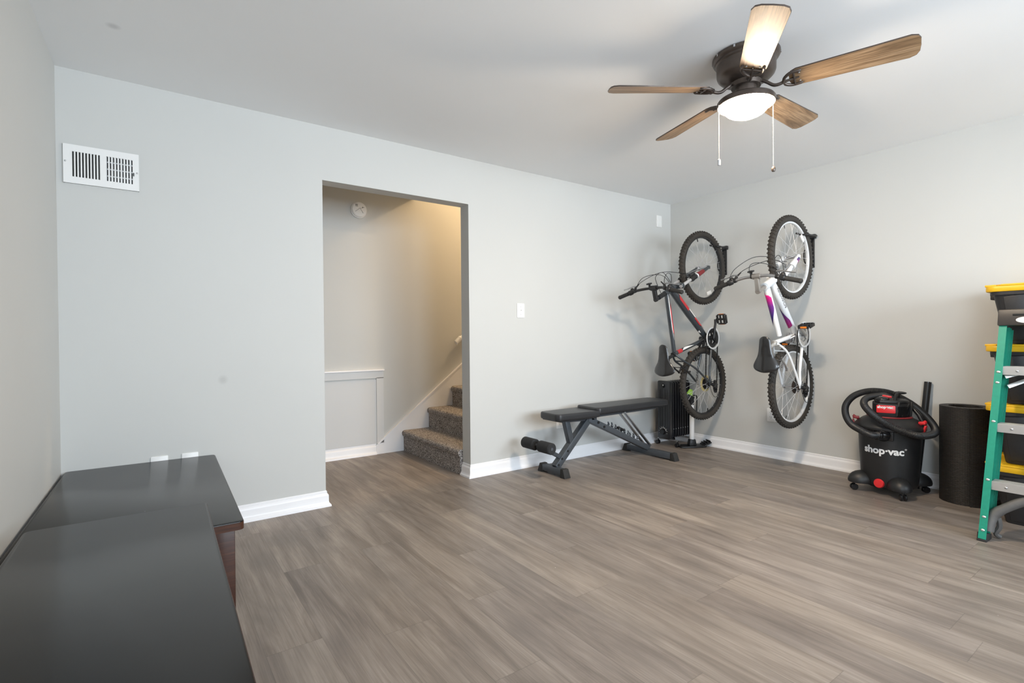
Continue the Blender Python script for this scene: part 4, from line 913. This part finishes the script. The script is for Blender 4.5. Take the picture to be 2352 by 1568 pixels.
for sy in (-.034, .034): b.beam((bx_(3.292), sy, .415), (bx_(3.624), sy, .092), .010, .032, (0, 1, 0), bev=.002)
b.cyl((bx_(3.624), -.045, .092), (bx_(3.624), .045, .092), .010); b.cyl((bx_(3.292), -.045, .412), (bx_(3.292), .045, .412), .009); b.build('back_strut', M['steel'], bn)
b = B(); b.beam((bx_(2.40), 0, .238), (bx_(2.60), 0, .128), .030, .030, (0, 1, 0), bev=.003); b.cyl((bx_(2.39), -.160, .243), (bx_(2.39), .175, .243), .011); rb = b.build('roller_arm', G, bn)
for y0, y1 in ((-.160, -.022), (.030, .172)):
    b = B(); b.lathe([(.012, y0), (.036, y0), (.043, y0+.007), (.043, y1-.007), (.036, y1), (.012, y1)], 28, Matrix.Translation((bx_(2.39), 0, .243)) @ Matrix.Rotation(-pi/2, 4, 'X'), closed=True); b.build('foam_roller', M['foam'], rb)

# ------------------------------------------------------------------ oil radiator (fins along +x, control panel facing -x)
ht_ = thing('radiator_heater', 'black finned oil heater on castors in the corner under the bike', 'heater', (4.03, 3.14, 0))
for k in range(8):
    b = B(); x = .052+.036*k; b.prism(rrect(.142, .540, .030, 5), -.006, .006, Matrix.Translation((x, 0, .352)) @ Matrix.Rotation(pi/2, 4, 'Z') @ Matrix.Rotation(pi/2, 4, 'X'), bev=.003)
    b.prism(rrect(.060, .50, .020, 4), -.018, .018, Matrix.Translation((x, 0, .352)) @ Matrix.Rotation(pi/2, 4, 'Z') @ Matrix.Rotation(pi/2, 4, 'X')); b.build('fin', M['heater'], ht_)
b = B(); b.prism(rrect(.142, .556, .016, 5), 0, .040, Matrix.Translation((-.004, 0, .350)) @ Matrix.Rotation(pi/2, 4, 'Z') @ Matrix.Rotation(pi/2, 4, 'X'), bev=.005); cp = b.build('control_panel', M['heater'], ht_)
for y in (-.042, -.018, .018, .042):
    b = B(); b.box((-.005, y, .36), (.003, .004, .38)); b.build('panel_groove', M['black'], cp)
b = B(); b.cyl((-.004, .006, .142), (-.030, .006, .142), .030, .026, 24); b.build('thermostat_knob', M['blackgloss'], cp)
b = B()
for k in range(9):
    a = radians(-20+220*k/8); b.box((-.0052, .006+.046*cos(a), .142+.046*sin(a)), (.001, .005, .0035), (a, 0, 0))
b.build('dial_marks', M['label'], cp)
b = B(); b.tube([(-.0055, .006+.036*cos(radians(a)), .142+.036*sin(radians(a))) for a in range(10, 171, 16)], .0016, 6); b.build('dial_arc', M['label'], cp)
b = B(); b.cyl((-.004, .006, .580), (-.020, .006, .580), .020, .017, 20); b.build('power_knob', M['blackgloss'], cp)
b = B(); b.ell((-.020, -.006, .588), (.004, .006, .005), 10); b.build('indicator_light', M['label'], cp)
for k in range(8):
    b = B(); b.ell((.052+.036*k, -.0725, .170), (.005, .003, .004), 8); b.build('fin_rivet', M['steel'], ht_)
for x in (.055, .285):
    b = B(); b.tube([(x, -.115, .056), (x, -.10, .062), (x, .10, .062), (x, .115, .056)], .008, 10); b.box((x, 0, .074), (.03, .06, .022)); fr_ = b.build('castor_bar', M['steel'], ht_)
    for s_ in (-1, 1):
        b = B(); b.tube([(x, s_*.112, .058), (x, s_*.112, .036)], .006, 8)
        for e in (-.011, .011): b.lathe([(0, -.006), (.018, -.006), (.020, -.003), (.020, .003), (.018, .006), (0, .006)], 18, Matrix.Translation((x+e, s_*.112+.004, .0205)) @ Matrix.Rotation(pi/2, 4, 'Y'))
        b.build('castor', M['blackgloss'], fr_)
b = B(); b.tube(spl([(.33, -.02, .30), (.345, -.06, .20), (.335, -.075, .09), (.31, -.06, .04), (.27, -.085, .008)], 6), .004, 8); b.build('power_cord', M['black'], ht_)

# ------------------------------------------------------------------ white-poled floor cleaner standing in the corner
sm = thing('floor_cleaner', 'white-poled floor cleaner with lime green top and black base beside the heater', 'floor cleaner', (4.235, 2.955, 0), (0, 0, radians(-28)))
b = B(); b.prism([(-.15, -.045), (-.13, -.062), (.06, -.060), (.105, -.045), (.105, .045), (.06, .060), (-.13, .062), (-.15, .045)], 0, .016, bev=.004); bs = b.build('base', M['black'], sm)
b = B(); b.box((.120, 0, .030), (.075, .105, .012), (0, radians(-24), 0), bev=.004)
for x in (.100, .122, .144): b.box((x, 0, .020+(x-.085)*.45+.008), (.008, .085, .014), (0, radians(-24), 0), bev=.002)
b.build('base_lip', M['black'], bs)
b = B(); b.box((-.02, 0, .045), (.075, .062, .062), bev=.008, taper=(.75, .8)); b.build('pole_socket', M['black'], sm)
b = B(); b.tube([(-.02, 0, .07), (-.02, 0, .40)], .0225, 20); b.build('pole', M['white'], sm)
b = B(); b.tube([(-.02, 0, .395), (-.02, 0, .43), (-.025, 0, .47)], [.017, .024, .020], 16); b.box((-.045, 0, .47), (.085, .05, .05), (0, radians(25), 0), bev=.010); b.build('grip_head', M['black'], sm)
b = B(); b.box((-.035, 0, .520), (.062, .034, .060), (0, radians(20), 0), bev=.008, taper=(.45, .8)); b.build('green_cap', M['lime'], sm)
b = B(); b.tube(spl([(-.01, -.01, .49), (.022, -.012, .485), (.026, -.012, .43), (.022, -.01, .34)], 5), .006, 8); b.build('hook', M['black'], sm)

# ------------------------------------------------------------------ wet and dry vacuum (local: x to the right, y away from the viewer)
vc = thing('shop_vacuum', 'black and red wheeled wet-dry vacuum with its hose looped over the lid', 'vacuum cleaner', (4.07, 1.325, 0), (0, 0, atan2(-.951, .31)))
b = B(); b.lathe([(0, .040), (.130, .040), (.150, .050), (.156, .062), (.160, .100), (.168, .25), (.174, .40), (.178, .425), (.186, .428), (.186, .440), (0, .440)], 56); dr = b.build('drum', M['black'], vc)
b = B(); b.lathe([(.184, .424), (.197, .430), (.199, .440), (.196, .450), (.186, .462), (.150, .492), (.120, .506), (.116, .512), (0, .514)], 56); ld = b.build('lid', M['black'], vc)
b = B(); b.lathe([(.124, .503), (.128, .507), (.122, .514), (.115, .514)], 48, closed=True); b.build('red_ring', M['darkred'], ld)
# motor head with red name plate, side vents, handle, switch
b = B(); b.prism([(-.088, -.085), (-.06, -.118), (.035, -.118), (.085, -.085), (.112, -.03), (.105, .06), (.05, .105), (-.05, .105), (-.095, .05)], .508, .600, bev=.010)
b.prism([(-.078, -.070), (-.05, -.100), (.03, -.100), (.085, -.070), (.108, -.02), (.095, .055), (.045, .09), (-.045, .09), (-.085, .04)], .596, .622, bev=.010); hd_ = b.build('motor_head', M['black'], vc)
b = B(); b.ell((-.035, -.062, .622), (.040, .036, .020)); b.build('motor_dome', M['blackgloss'], hd_)
b = B(); Mp = Matrix.Translation((-.018, -.1185, .565)) @ Matrix.Rotation(pi/2+radians(0), 4, 'X'); b.prism(rrect(.102, .050, .006, 3), 0, .0035, Mp, bev=.001); b.build('name_plate', M['red'], hd_)
tx = text_mesh('name_lettering', 'shop\u00b7vac', .024, M['white'], hd_, .0004, .0010); tx.matrix_local = Matrix.Translation((-.022, -.1226, .578)) @ Matrix.Rotation(pi/2, 4, 'X')
for (p0, p1) in (((.04, -.115, .52), (.052, -.095, .612)), ((.062, -.10, .52), (.105, -.05, .600)), ((.112, -.04, .52), (.118, -.03, .612))):
    b = B(); b.beam(p0, p1, .014, .014, bev=.004); b.build('vent_rib', M['black'], hd_)
b = B(); b.prism([(.048, -.1195), (.088, -.0855), (.112, -.035), (.105, -.03), (.04, -.10)], .520, .585); b.build('side_vent', M['blackgloss'], hd_)
b = B(); b.tube(spl([(.045, .085, .60), (.052, .07, .648), (.050, .0, .664), (.035, -.055, .650), (.030, -.075, .615)], 6), .013, 12, flat=.7); b.ell((.058, .0, .666), (.036, .024, .010)); b.build('carry_handle', M['black'], hd_)
b = B(); b.box((-.012, -.02, .640), (.052, .030, .012), (0, radians(8), 0), bev=.003); b.build('power_switch', M['red'], hd_)
b = B(); b.box((-.045, -.01, .634), (.020, .012, .006), (0, radians(-12), 0), bev=.001); b.build('warning_tag', M['label'], hd_)
for (x, y, m_, s_) in ((-.200, .0, 'darkred', -1), (.190, -.075, 'red', 1)):
    b = B(); n_ = Vector((x, y, 0)).normalized(); p = n_*.192; b.beam(p+Vector((0, 0, .425)), p+n_*.012+Vector((0, 0, .470)), .030, .010, tuple(n_), bev=.003)
    b.box((p.x-n_.x*.006, p.y-n_.y*.006, .484), (.038, .034, .016), (0, 0, atan2(n_.y, n_.x)), bev=.004); b.tube([p-n_*.02+Vector((0, 0, .474)), p+n_*.012+Vector((0, 0, .497))], .009, 8); b.build('lid_latch', M[m_], ld)
# hose port and looped corrugated hose
b = B(); b.tube([(-.030, -.155, .402), (-.036, -.178, .403), (-.052, -.196, .404)], [.046, .042, .030], 20); b.box((-.028, -.166, .408), (.105, .016, .085), (0, 0, radians(-10)), bev=.007); b.build('hose_port', M['blackgloss'], dr)
hp = [(-.040, -.180, .404), (-.062, -.203, .404), (-.095, -.226, .404), (-.146, -.200, .422), (-.208, -.12, .448), (-.243, -.05, .499), (-.246, .02, .561), (-.204, .08, .62), (-.133, .13, .652), (-.053, .16, .656), (.025, .165, .638), (.114, .15, .585), (.185, .08, .524), (.234, -.02, .458), (.225, -.10, .425), (.151, -.195, .420), (.058, -.222, .447), (-.013, -.222, .483), (-.080, -.195, .527), (-.127, -.14, .571), (-.139, -.07, .599), (-.121, .0, .62), (-.07, .075, .630), (-.02, .120, .630), (.03, .135, .600)]
dense = spl(hp, 22); tot = 0; cum = [0]
for i in range(1, len(dense)): tot += (dense[i]-dense[i-1]).length; cum.append(tot)
stepL = .0032; pts = []; i = 0
for k in range(int(tot/stepL)):
    d = k*stepL
    while cum[i+1] < d: i += 1
    f_ = (d-cum[i])/max(1e-9, cum[i+1]-cum[i]); pts.append(dense[i].lerp(dense[i+1], f_))
b = B(); b.tube(pts, [.0205+(.0016 if k % 2 else -.0006) for k in range(len(pts))], 18); b.build('hose', M['black'], vc, 60)
b = B(); q0, q1 = Vector((-.098, -.224, .405)), Vector((-.050, -.195, .404)); b.tube([q0*.15+q1*.85, q1], .0265, 18); b.build('hose_cuff', M['blackgloss'], vc)
b = B(); b.tube([(.100, .02, .60), (.155, -.02, .53), (.175, -.04, .485)], [.010, .013, .012], 10); b.build('cord_wrap', M['blackgloss'], vc)
# curved lettering on the drum
tx = text_mesh('drum_lettering', 'shop\u00b7vac', .063, M['white'], dr, .0005, .0022)
rg = text_mesh('drum_lettering', '\u00ae', .016, M['white'], dr, .0004, .0)
for v in rg.data.vertices: v.co.x += .119; v.co.y += .018
for me_ in (tx, rg):
  for v in me_.data.vertices:
    a = (v.co.x*1.05-.036)/.172; z = .296+v.co.y; rr = .1695+.0006+v.co.z+max(0, (z-.25))*.04; v.co = Vector((rr*sin(a), -rr*cos(a), z))
b = B(); ra = Vector((-.055, -.150, 0)).normalized(); p = ra*.151+Vector((0, 0, .078)); q = ra.to_track_quat('Z', 'Y').to_matrix().to_4x4(); q.translation = p
b.lathe([(0, .022), (.026, .020), (.030, .014), (.030, 0), (0, 0)], 28, q); b.build('drain_cap', M['red'], dr)
wc = [(3.924, 1.482), (3.89, 1.193), (4.216, 1.167), (4.235, 1.462)]; inv = Matrix.Rotation(-atan2(-.951, .31), 3, 'Z')
for cx, cy in wc:
    l = inv @ Vector((cx-4.07, cy-1.325, 0)); n_ = l.normalized(); sd_ = Vector((-n_.y, n_.x, 0)); F_ = Matrix((n_, sd_, Vector((0, 0, 1)))).transposed()
    b = B(); e = B(); e.ell((0, 0, 0), (.085, .066, .066), 24); keep = []
    b.add([F_ @ Vector((x, y, max(z, -.012)))+n_*.165+Vector((0, 0, .068)) for x, y, z in e.v], e.f); ft = b.build('castor_foot', M['black'], vc, 50)
    b = B(); c0 = l*1.0; b.tube([c0+Vector((0, 0, .060)), c0+Vector((0, 0, .045))], .009, 10)
    for s_ in (-.012, .012):
        w_ = Matrix.Translation(c0+sd_*s_+Vector((0, 0, .0215))) @ Matrix((n_, Vector((0, 0, 1)), -sd_)).transposed().to_4x4()
        b.lathe([(0, -.006), (.018, -.006), (.021, -.003), (.021, .003), (.018, .006), (0, .006)], 20, w_)
    b.build('castor', M['blackgloss'], ft)

wd = thing('vacuum_wand', 'straight black vacuum tube leaning on the right wall behind the vacuum', 'vacuum wand', (4.27, 1.235, 0))
b = B(); v0, v1 = Vector((0, 0, 0.002)), Vector((.092, -.040, .725)); d_ = (v1-v0).normalized()
b.tube([v0+d_*.004, v0+d_*.36, v0+d_*.365, v1], [.0175, .0185, .0195, .0205], 20, caps=False); b.tube([v1, v1-d_*.12], .0185, 20, caps=False); b.build('tube', M['black'], wd)
b = B(); b.lathe([(.0183, 0), (.0207, 0), (.0207, .006), (.0183, .006)], 20, Matrix.Translation(v1-d_*.003) @ d_.to_track_quat('Z', 'Y').to_matrix().to_4x4(), closed=True); b.build('tube_rim', M['blackgloss'], wd)

# ------------------------------------------------------------------ rolled exercise mat standing on end
rm = B(); o = []; i_ = []; TH = .0105; turns = 4.6; r1 = .140; N_ = 520
for k in range(N_+1):
    a = radians(200)+2*pi*turns*k/N_; r = r1-(TH+.0012)*turns*k/N_; o.append((r*cos(a), r*sin(a))); i_.append(((r-TH)*cos(a), (r-TH)*sin(a)))
vs = [(x, y, z) for z in (0, .60) for x, y in o]+[(x, y, z) for z in (0, .60) for x, y in i_]; n = N_+1; fs = []
for k in range(N_):
    fs += [(k, k+1, n+k+1, n+k), (2*n+k, 3*n+k, 3*n+k+1, 2*n+k+1), (n+k, n+k+1, 3*n+k+1, 3*n+k), (k, 2*n+k, 2*n+k+1, k+1)]
fs += [(0, n, 3*n, 2*n), (n-1, 3*n-1, 4*n-1, 2*n-1)]
rmo = rm.add(vs, fs).build('exercise_mat', M['mat'], None, 50, loc=(4.2, .957, .0005)); tag(rmo, 'black ribbed foam mat rolled up and standing on end behind the ladder', 'exercise mat')

# ------------------------------------------------------------------ black totes with yellow lids
TW, TL = .52, .78; CX, CY = 3.85+TW/2, .802-TL/2
def make_tote(label, z):
    t = thing('storage_tote', label, 'storage tote', (CX, CY, z), group='black storage totes with yellow lids')
    b = B(); hb_ = .300; lo_, hi_ = (TW-.105, TL-.160), (TW-.03, TL-.050); rings = [(0, lo_, .03), (.006, (lo_[0]+.006, lo_[1]+.008), .034), (hb_-.03, (hi_[0]-.006, hi_[1]-.008), .05), (hb_-.03, (hi_[0]+.018, hi_[1]+.018), .055), (hb_, (hi_[0]+.018, hi_[1]+.018), .055)]
    vs = []; fs = []
    for z_, (w, l), r in rings: vs += [(x, y, z_) for x, y in rrect(w, l, r, 5)]
    n = 24
    for r in range(len(rings)-1):
        for k in range(n): fs.append((r*n+k, r*n+(k+1) % n, (r+1)*n+(k+1) % n, (r+1)*n+k))
    fs += [tuple(range(n))[::-1], tuple(range((len(rings)-1)*n, len(rings)*n))]
    b.add(vs, fs); 
    tb = b.build('tub', M['tote'], t)
    for sx in (-1, 1):
        for y in (-.27, -.09, .09, .27):
            b = B(); b.beam((sx*(lo_[0]/2+.004), y*.9, .02), (sx*(hi_[0]/2-.004), y, hb_-.035), .085, .012, (1, 0, 0), bev=.004); b.build('side_rib', M['tote'], tb)
    b = B(); b.prism(rrect(TW, TL, .05, 6), hb_-.012, hb_+.020, bev=.006); b.prism(rrect(TW-.07, TL-.07, .04, 6), hb_+.018, hb_+.030, bev=.004)
    for sx in (-1, 1):
        for sy in (-1, 1): b.box((sx*(TW/2-.11), sy*(TL/2-.022), hb_+.024), (.15, .05, .012), bev=.004); b.box((sx*(TW/2-.025), sy*(TL/2-.15), hb_+.024), (.05, .16, .012), bev=.004)
    b.build('lid', M['yellow'], t)
    for sy in (-1, 1):
        b = B(); b.box((0, sy*(TL/2-.008), hb_-.032), (.20, .024, .034), bev=.004); b.build('latch', M['tote'], t)
    return t
for k, lb in enumerate(('black tote with yellow lid, bottom of the stack on the floor behind the ladder', 'black tote with yellow lid, second from the floor in the stack',
                        'black tote with yellow lid, second from the top in the stack', 'black tote with yellow lid, topmost of the stack at the right wall')):
    make_tote(lb, .3335*k+.0005)

# ------------------------------------------------------------------ green fibreglass step ladder folded against the totes
ld_ = thing('step_ladder', 'green fibreglass stepladder with metal steps and black top cap leaning by the totes', 'ladder', (3.451, .50, 0))
TZ, LEAN = 1.105, .232
def fr(z, y): return Vector((z*LEAN, y, z))
def yl(z): return .226-.030*z/1.1
axd = Vector((LEAN, 0, 1)).normalized(); fwd = Vector((1, 0, -LEAN)).normalized()
for sy in (1, -1):
    a = 1 if sy > 0 else -1
    def Y(z): return (.226-.032*z/1.1) if a > 0 else (-.226+.032*z/1.1)
    b = B(); p0, p1 = fr(.012, Y(0)), fr(TZ, Y(TZ))
    b.beam(p0+Vector((.0, -a*.0, 0)), p1, .0045, .030, (1, 0, 0)) if False else None
    # channel: front flange, web, rear flange
    b.beam(p0, p1, .030, .0045, (0, 1, 0)) if False else None
    X_ = (p1-p0).normalized(); Yv = Vector((0, 1, 0)); Yv = (Yv-X_*Yv.dot(X_)).normalized(); Zv = X_.cross(Yv)
    R3 = Matrix((Zv, Yv, X_)).transposed(); L_ = (p1-p0).length; s0 = -1 if (R3 @ Vector((1, 0, 0))).x < 0 else 1
    c = (p0+p1)/2
    def seg(dx, dy, sx, sy_): b.box(c+R3 @ Vector((s0*dx, dy, 0)), (sx, sy_, L_), R3)
    seg(.00225, 0, .0045, .031); seg(.037, a*.0135, .070, .004); seg(.072, 0, .0045, .031)
    rail = b.build('front_rail', M['green'], ld_, 30)
    for z in (.055, .12, .305, .60, .80, .855):
        b = B(); q = fr(z, Y(z))+Vector((-.001, 0, 0)); b.ell(q, (.004, .0085, .0065), 12); b.build('rivet', M['alu'], rail)
    # rear rail folded close behind
    b = B(); p0, p1 = fr(.17, Y(.17)*.985)+fwd*.100, fr(TZ, Y(TZ)*.985)+fwd*.085; c = (p0+p1)/2; L_ = (p1-p0).length
    def seg2(dx, dy, sx, sy_): b.box(c+R3 @ Vector((s0*dx, dy, 0)), (sx, sy_, L_), R3)
    seg2(.002, 0, .004, .028); seg2(.022, a*.012, .042, .004); seg2(.043, 0, .004, .028); b.build('rear_rail', M['green'], ld_, 30)
    b = B(); q = fr(.02, Y(0)); b.box(q+fwd*.046+Vector((0, 0, .004)), (.082, .042, .040), (0, radians(13), 0), bev=.005); b.box(q+fwd*.02+Vector((0, 0, -.011)), (.055, .040, .012), bev=.003); b.build('rubber_foot', M['blackmatte'], ld_)
    # bottom brace from the rail up to the step
    b = B(); b.tube(spl([fr(.055, Y(.05)-a*.012)+fwd*.04, fr(.135, Y(.13)-a*.026)+fwd*.04, fr(.195, Y(.2)-a*.085)+fwd*.04, fr(.245, Y(.2)-a*.155)+fwd*.04, fr(.275, Y(.2)-a*.20)+fwd*.04], 5), [.024]*8+[.022]*13, 14); b.tube(spl([fr(.13, Y(.1)-a*.04)+fwd*.075, fr(.085, Y(.1)-a*.045)+fwd*.085, fr(.05, Y(.1)-a*.03)+fwd*.095, fr(.035, Y(.1)-a*.045)+fwd*.11], 5), .012, 8); b.build('corner_brace', M['bracegrey'], ld_)
    b = B(); b.beam(fr(.835, Y(.8)-a*.022)+fwd*.03, fr(.895, Y(.8)-a*.115)+fwd*.13, .018, .006, (1, 0, 0), bev=.002); b.beam(fr(.79, Y(.8)-a*.03)+fwd*.06, fr(.865, Y(.8)-a*.12)+fwd*.16, .020, .006, (1, 0, 0), bev=.002); b.build('spreader', M['alu'], ld_)
for z in (.298, .588, .882):
    w = 2*(.226-.032*z/1.1)-.028; q = fr(z, 0)
    b = B(); b.box(q+Vector((.0035, 0, -.020)), (.0035, w, .042)); b.box(q+Vector((.042, 0, -.002)), (.080, w, .004))
    for k in range(5): b.box(q+Vector((.008+.016*k, 0, .001)), (.006, w, .003))
    b.box(q+Vector((.081, 0, -.016)), (.003, w, .030)); s_ = b.build('step', M['alu'], ld_)
    b = B()
    for y in (w/2-.055, -w/2+.055): b.ell(q+Vector((.0005, y, -.020)), (.003, .006, .006), 10)
    b.build('rivet', M['steel'], s_)
b = B(); q = fr(TZ+.036, 0); b.box(q+Vector((.064, 0, 0)), (.175, .432, .086), bev=.008, taper=(.94, .985)); cp_ = b.build('top_cap', M['cap'], ld_)
b = B(); b.box(q+Vector((-.0210, .075, .014)), (.006, .16, .010), bev=.002); b.build('tool_slot', M['dark'], cp_)
b = B(); b.ell(q+Vector((-.0232, .098, -.014)), (.002, .045, .017), 24); b.build('oval_badge', M['label'], cp_)
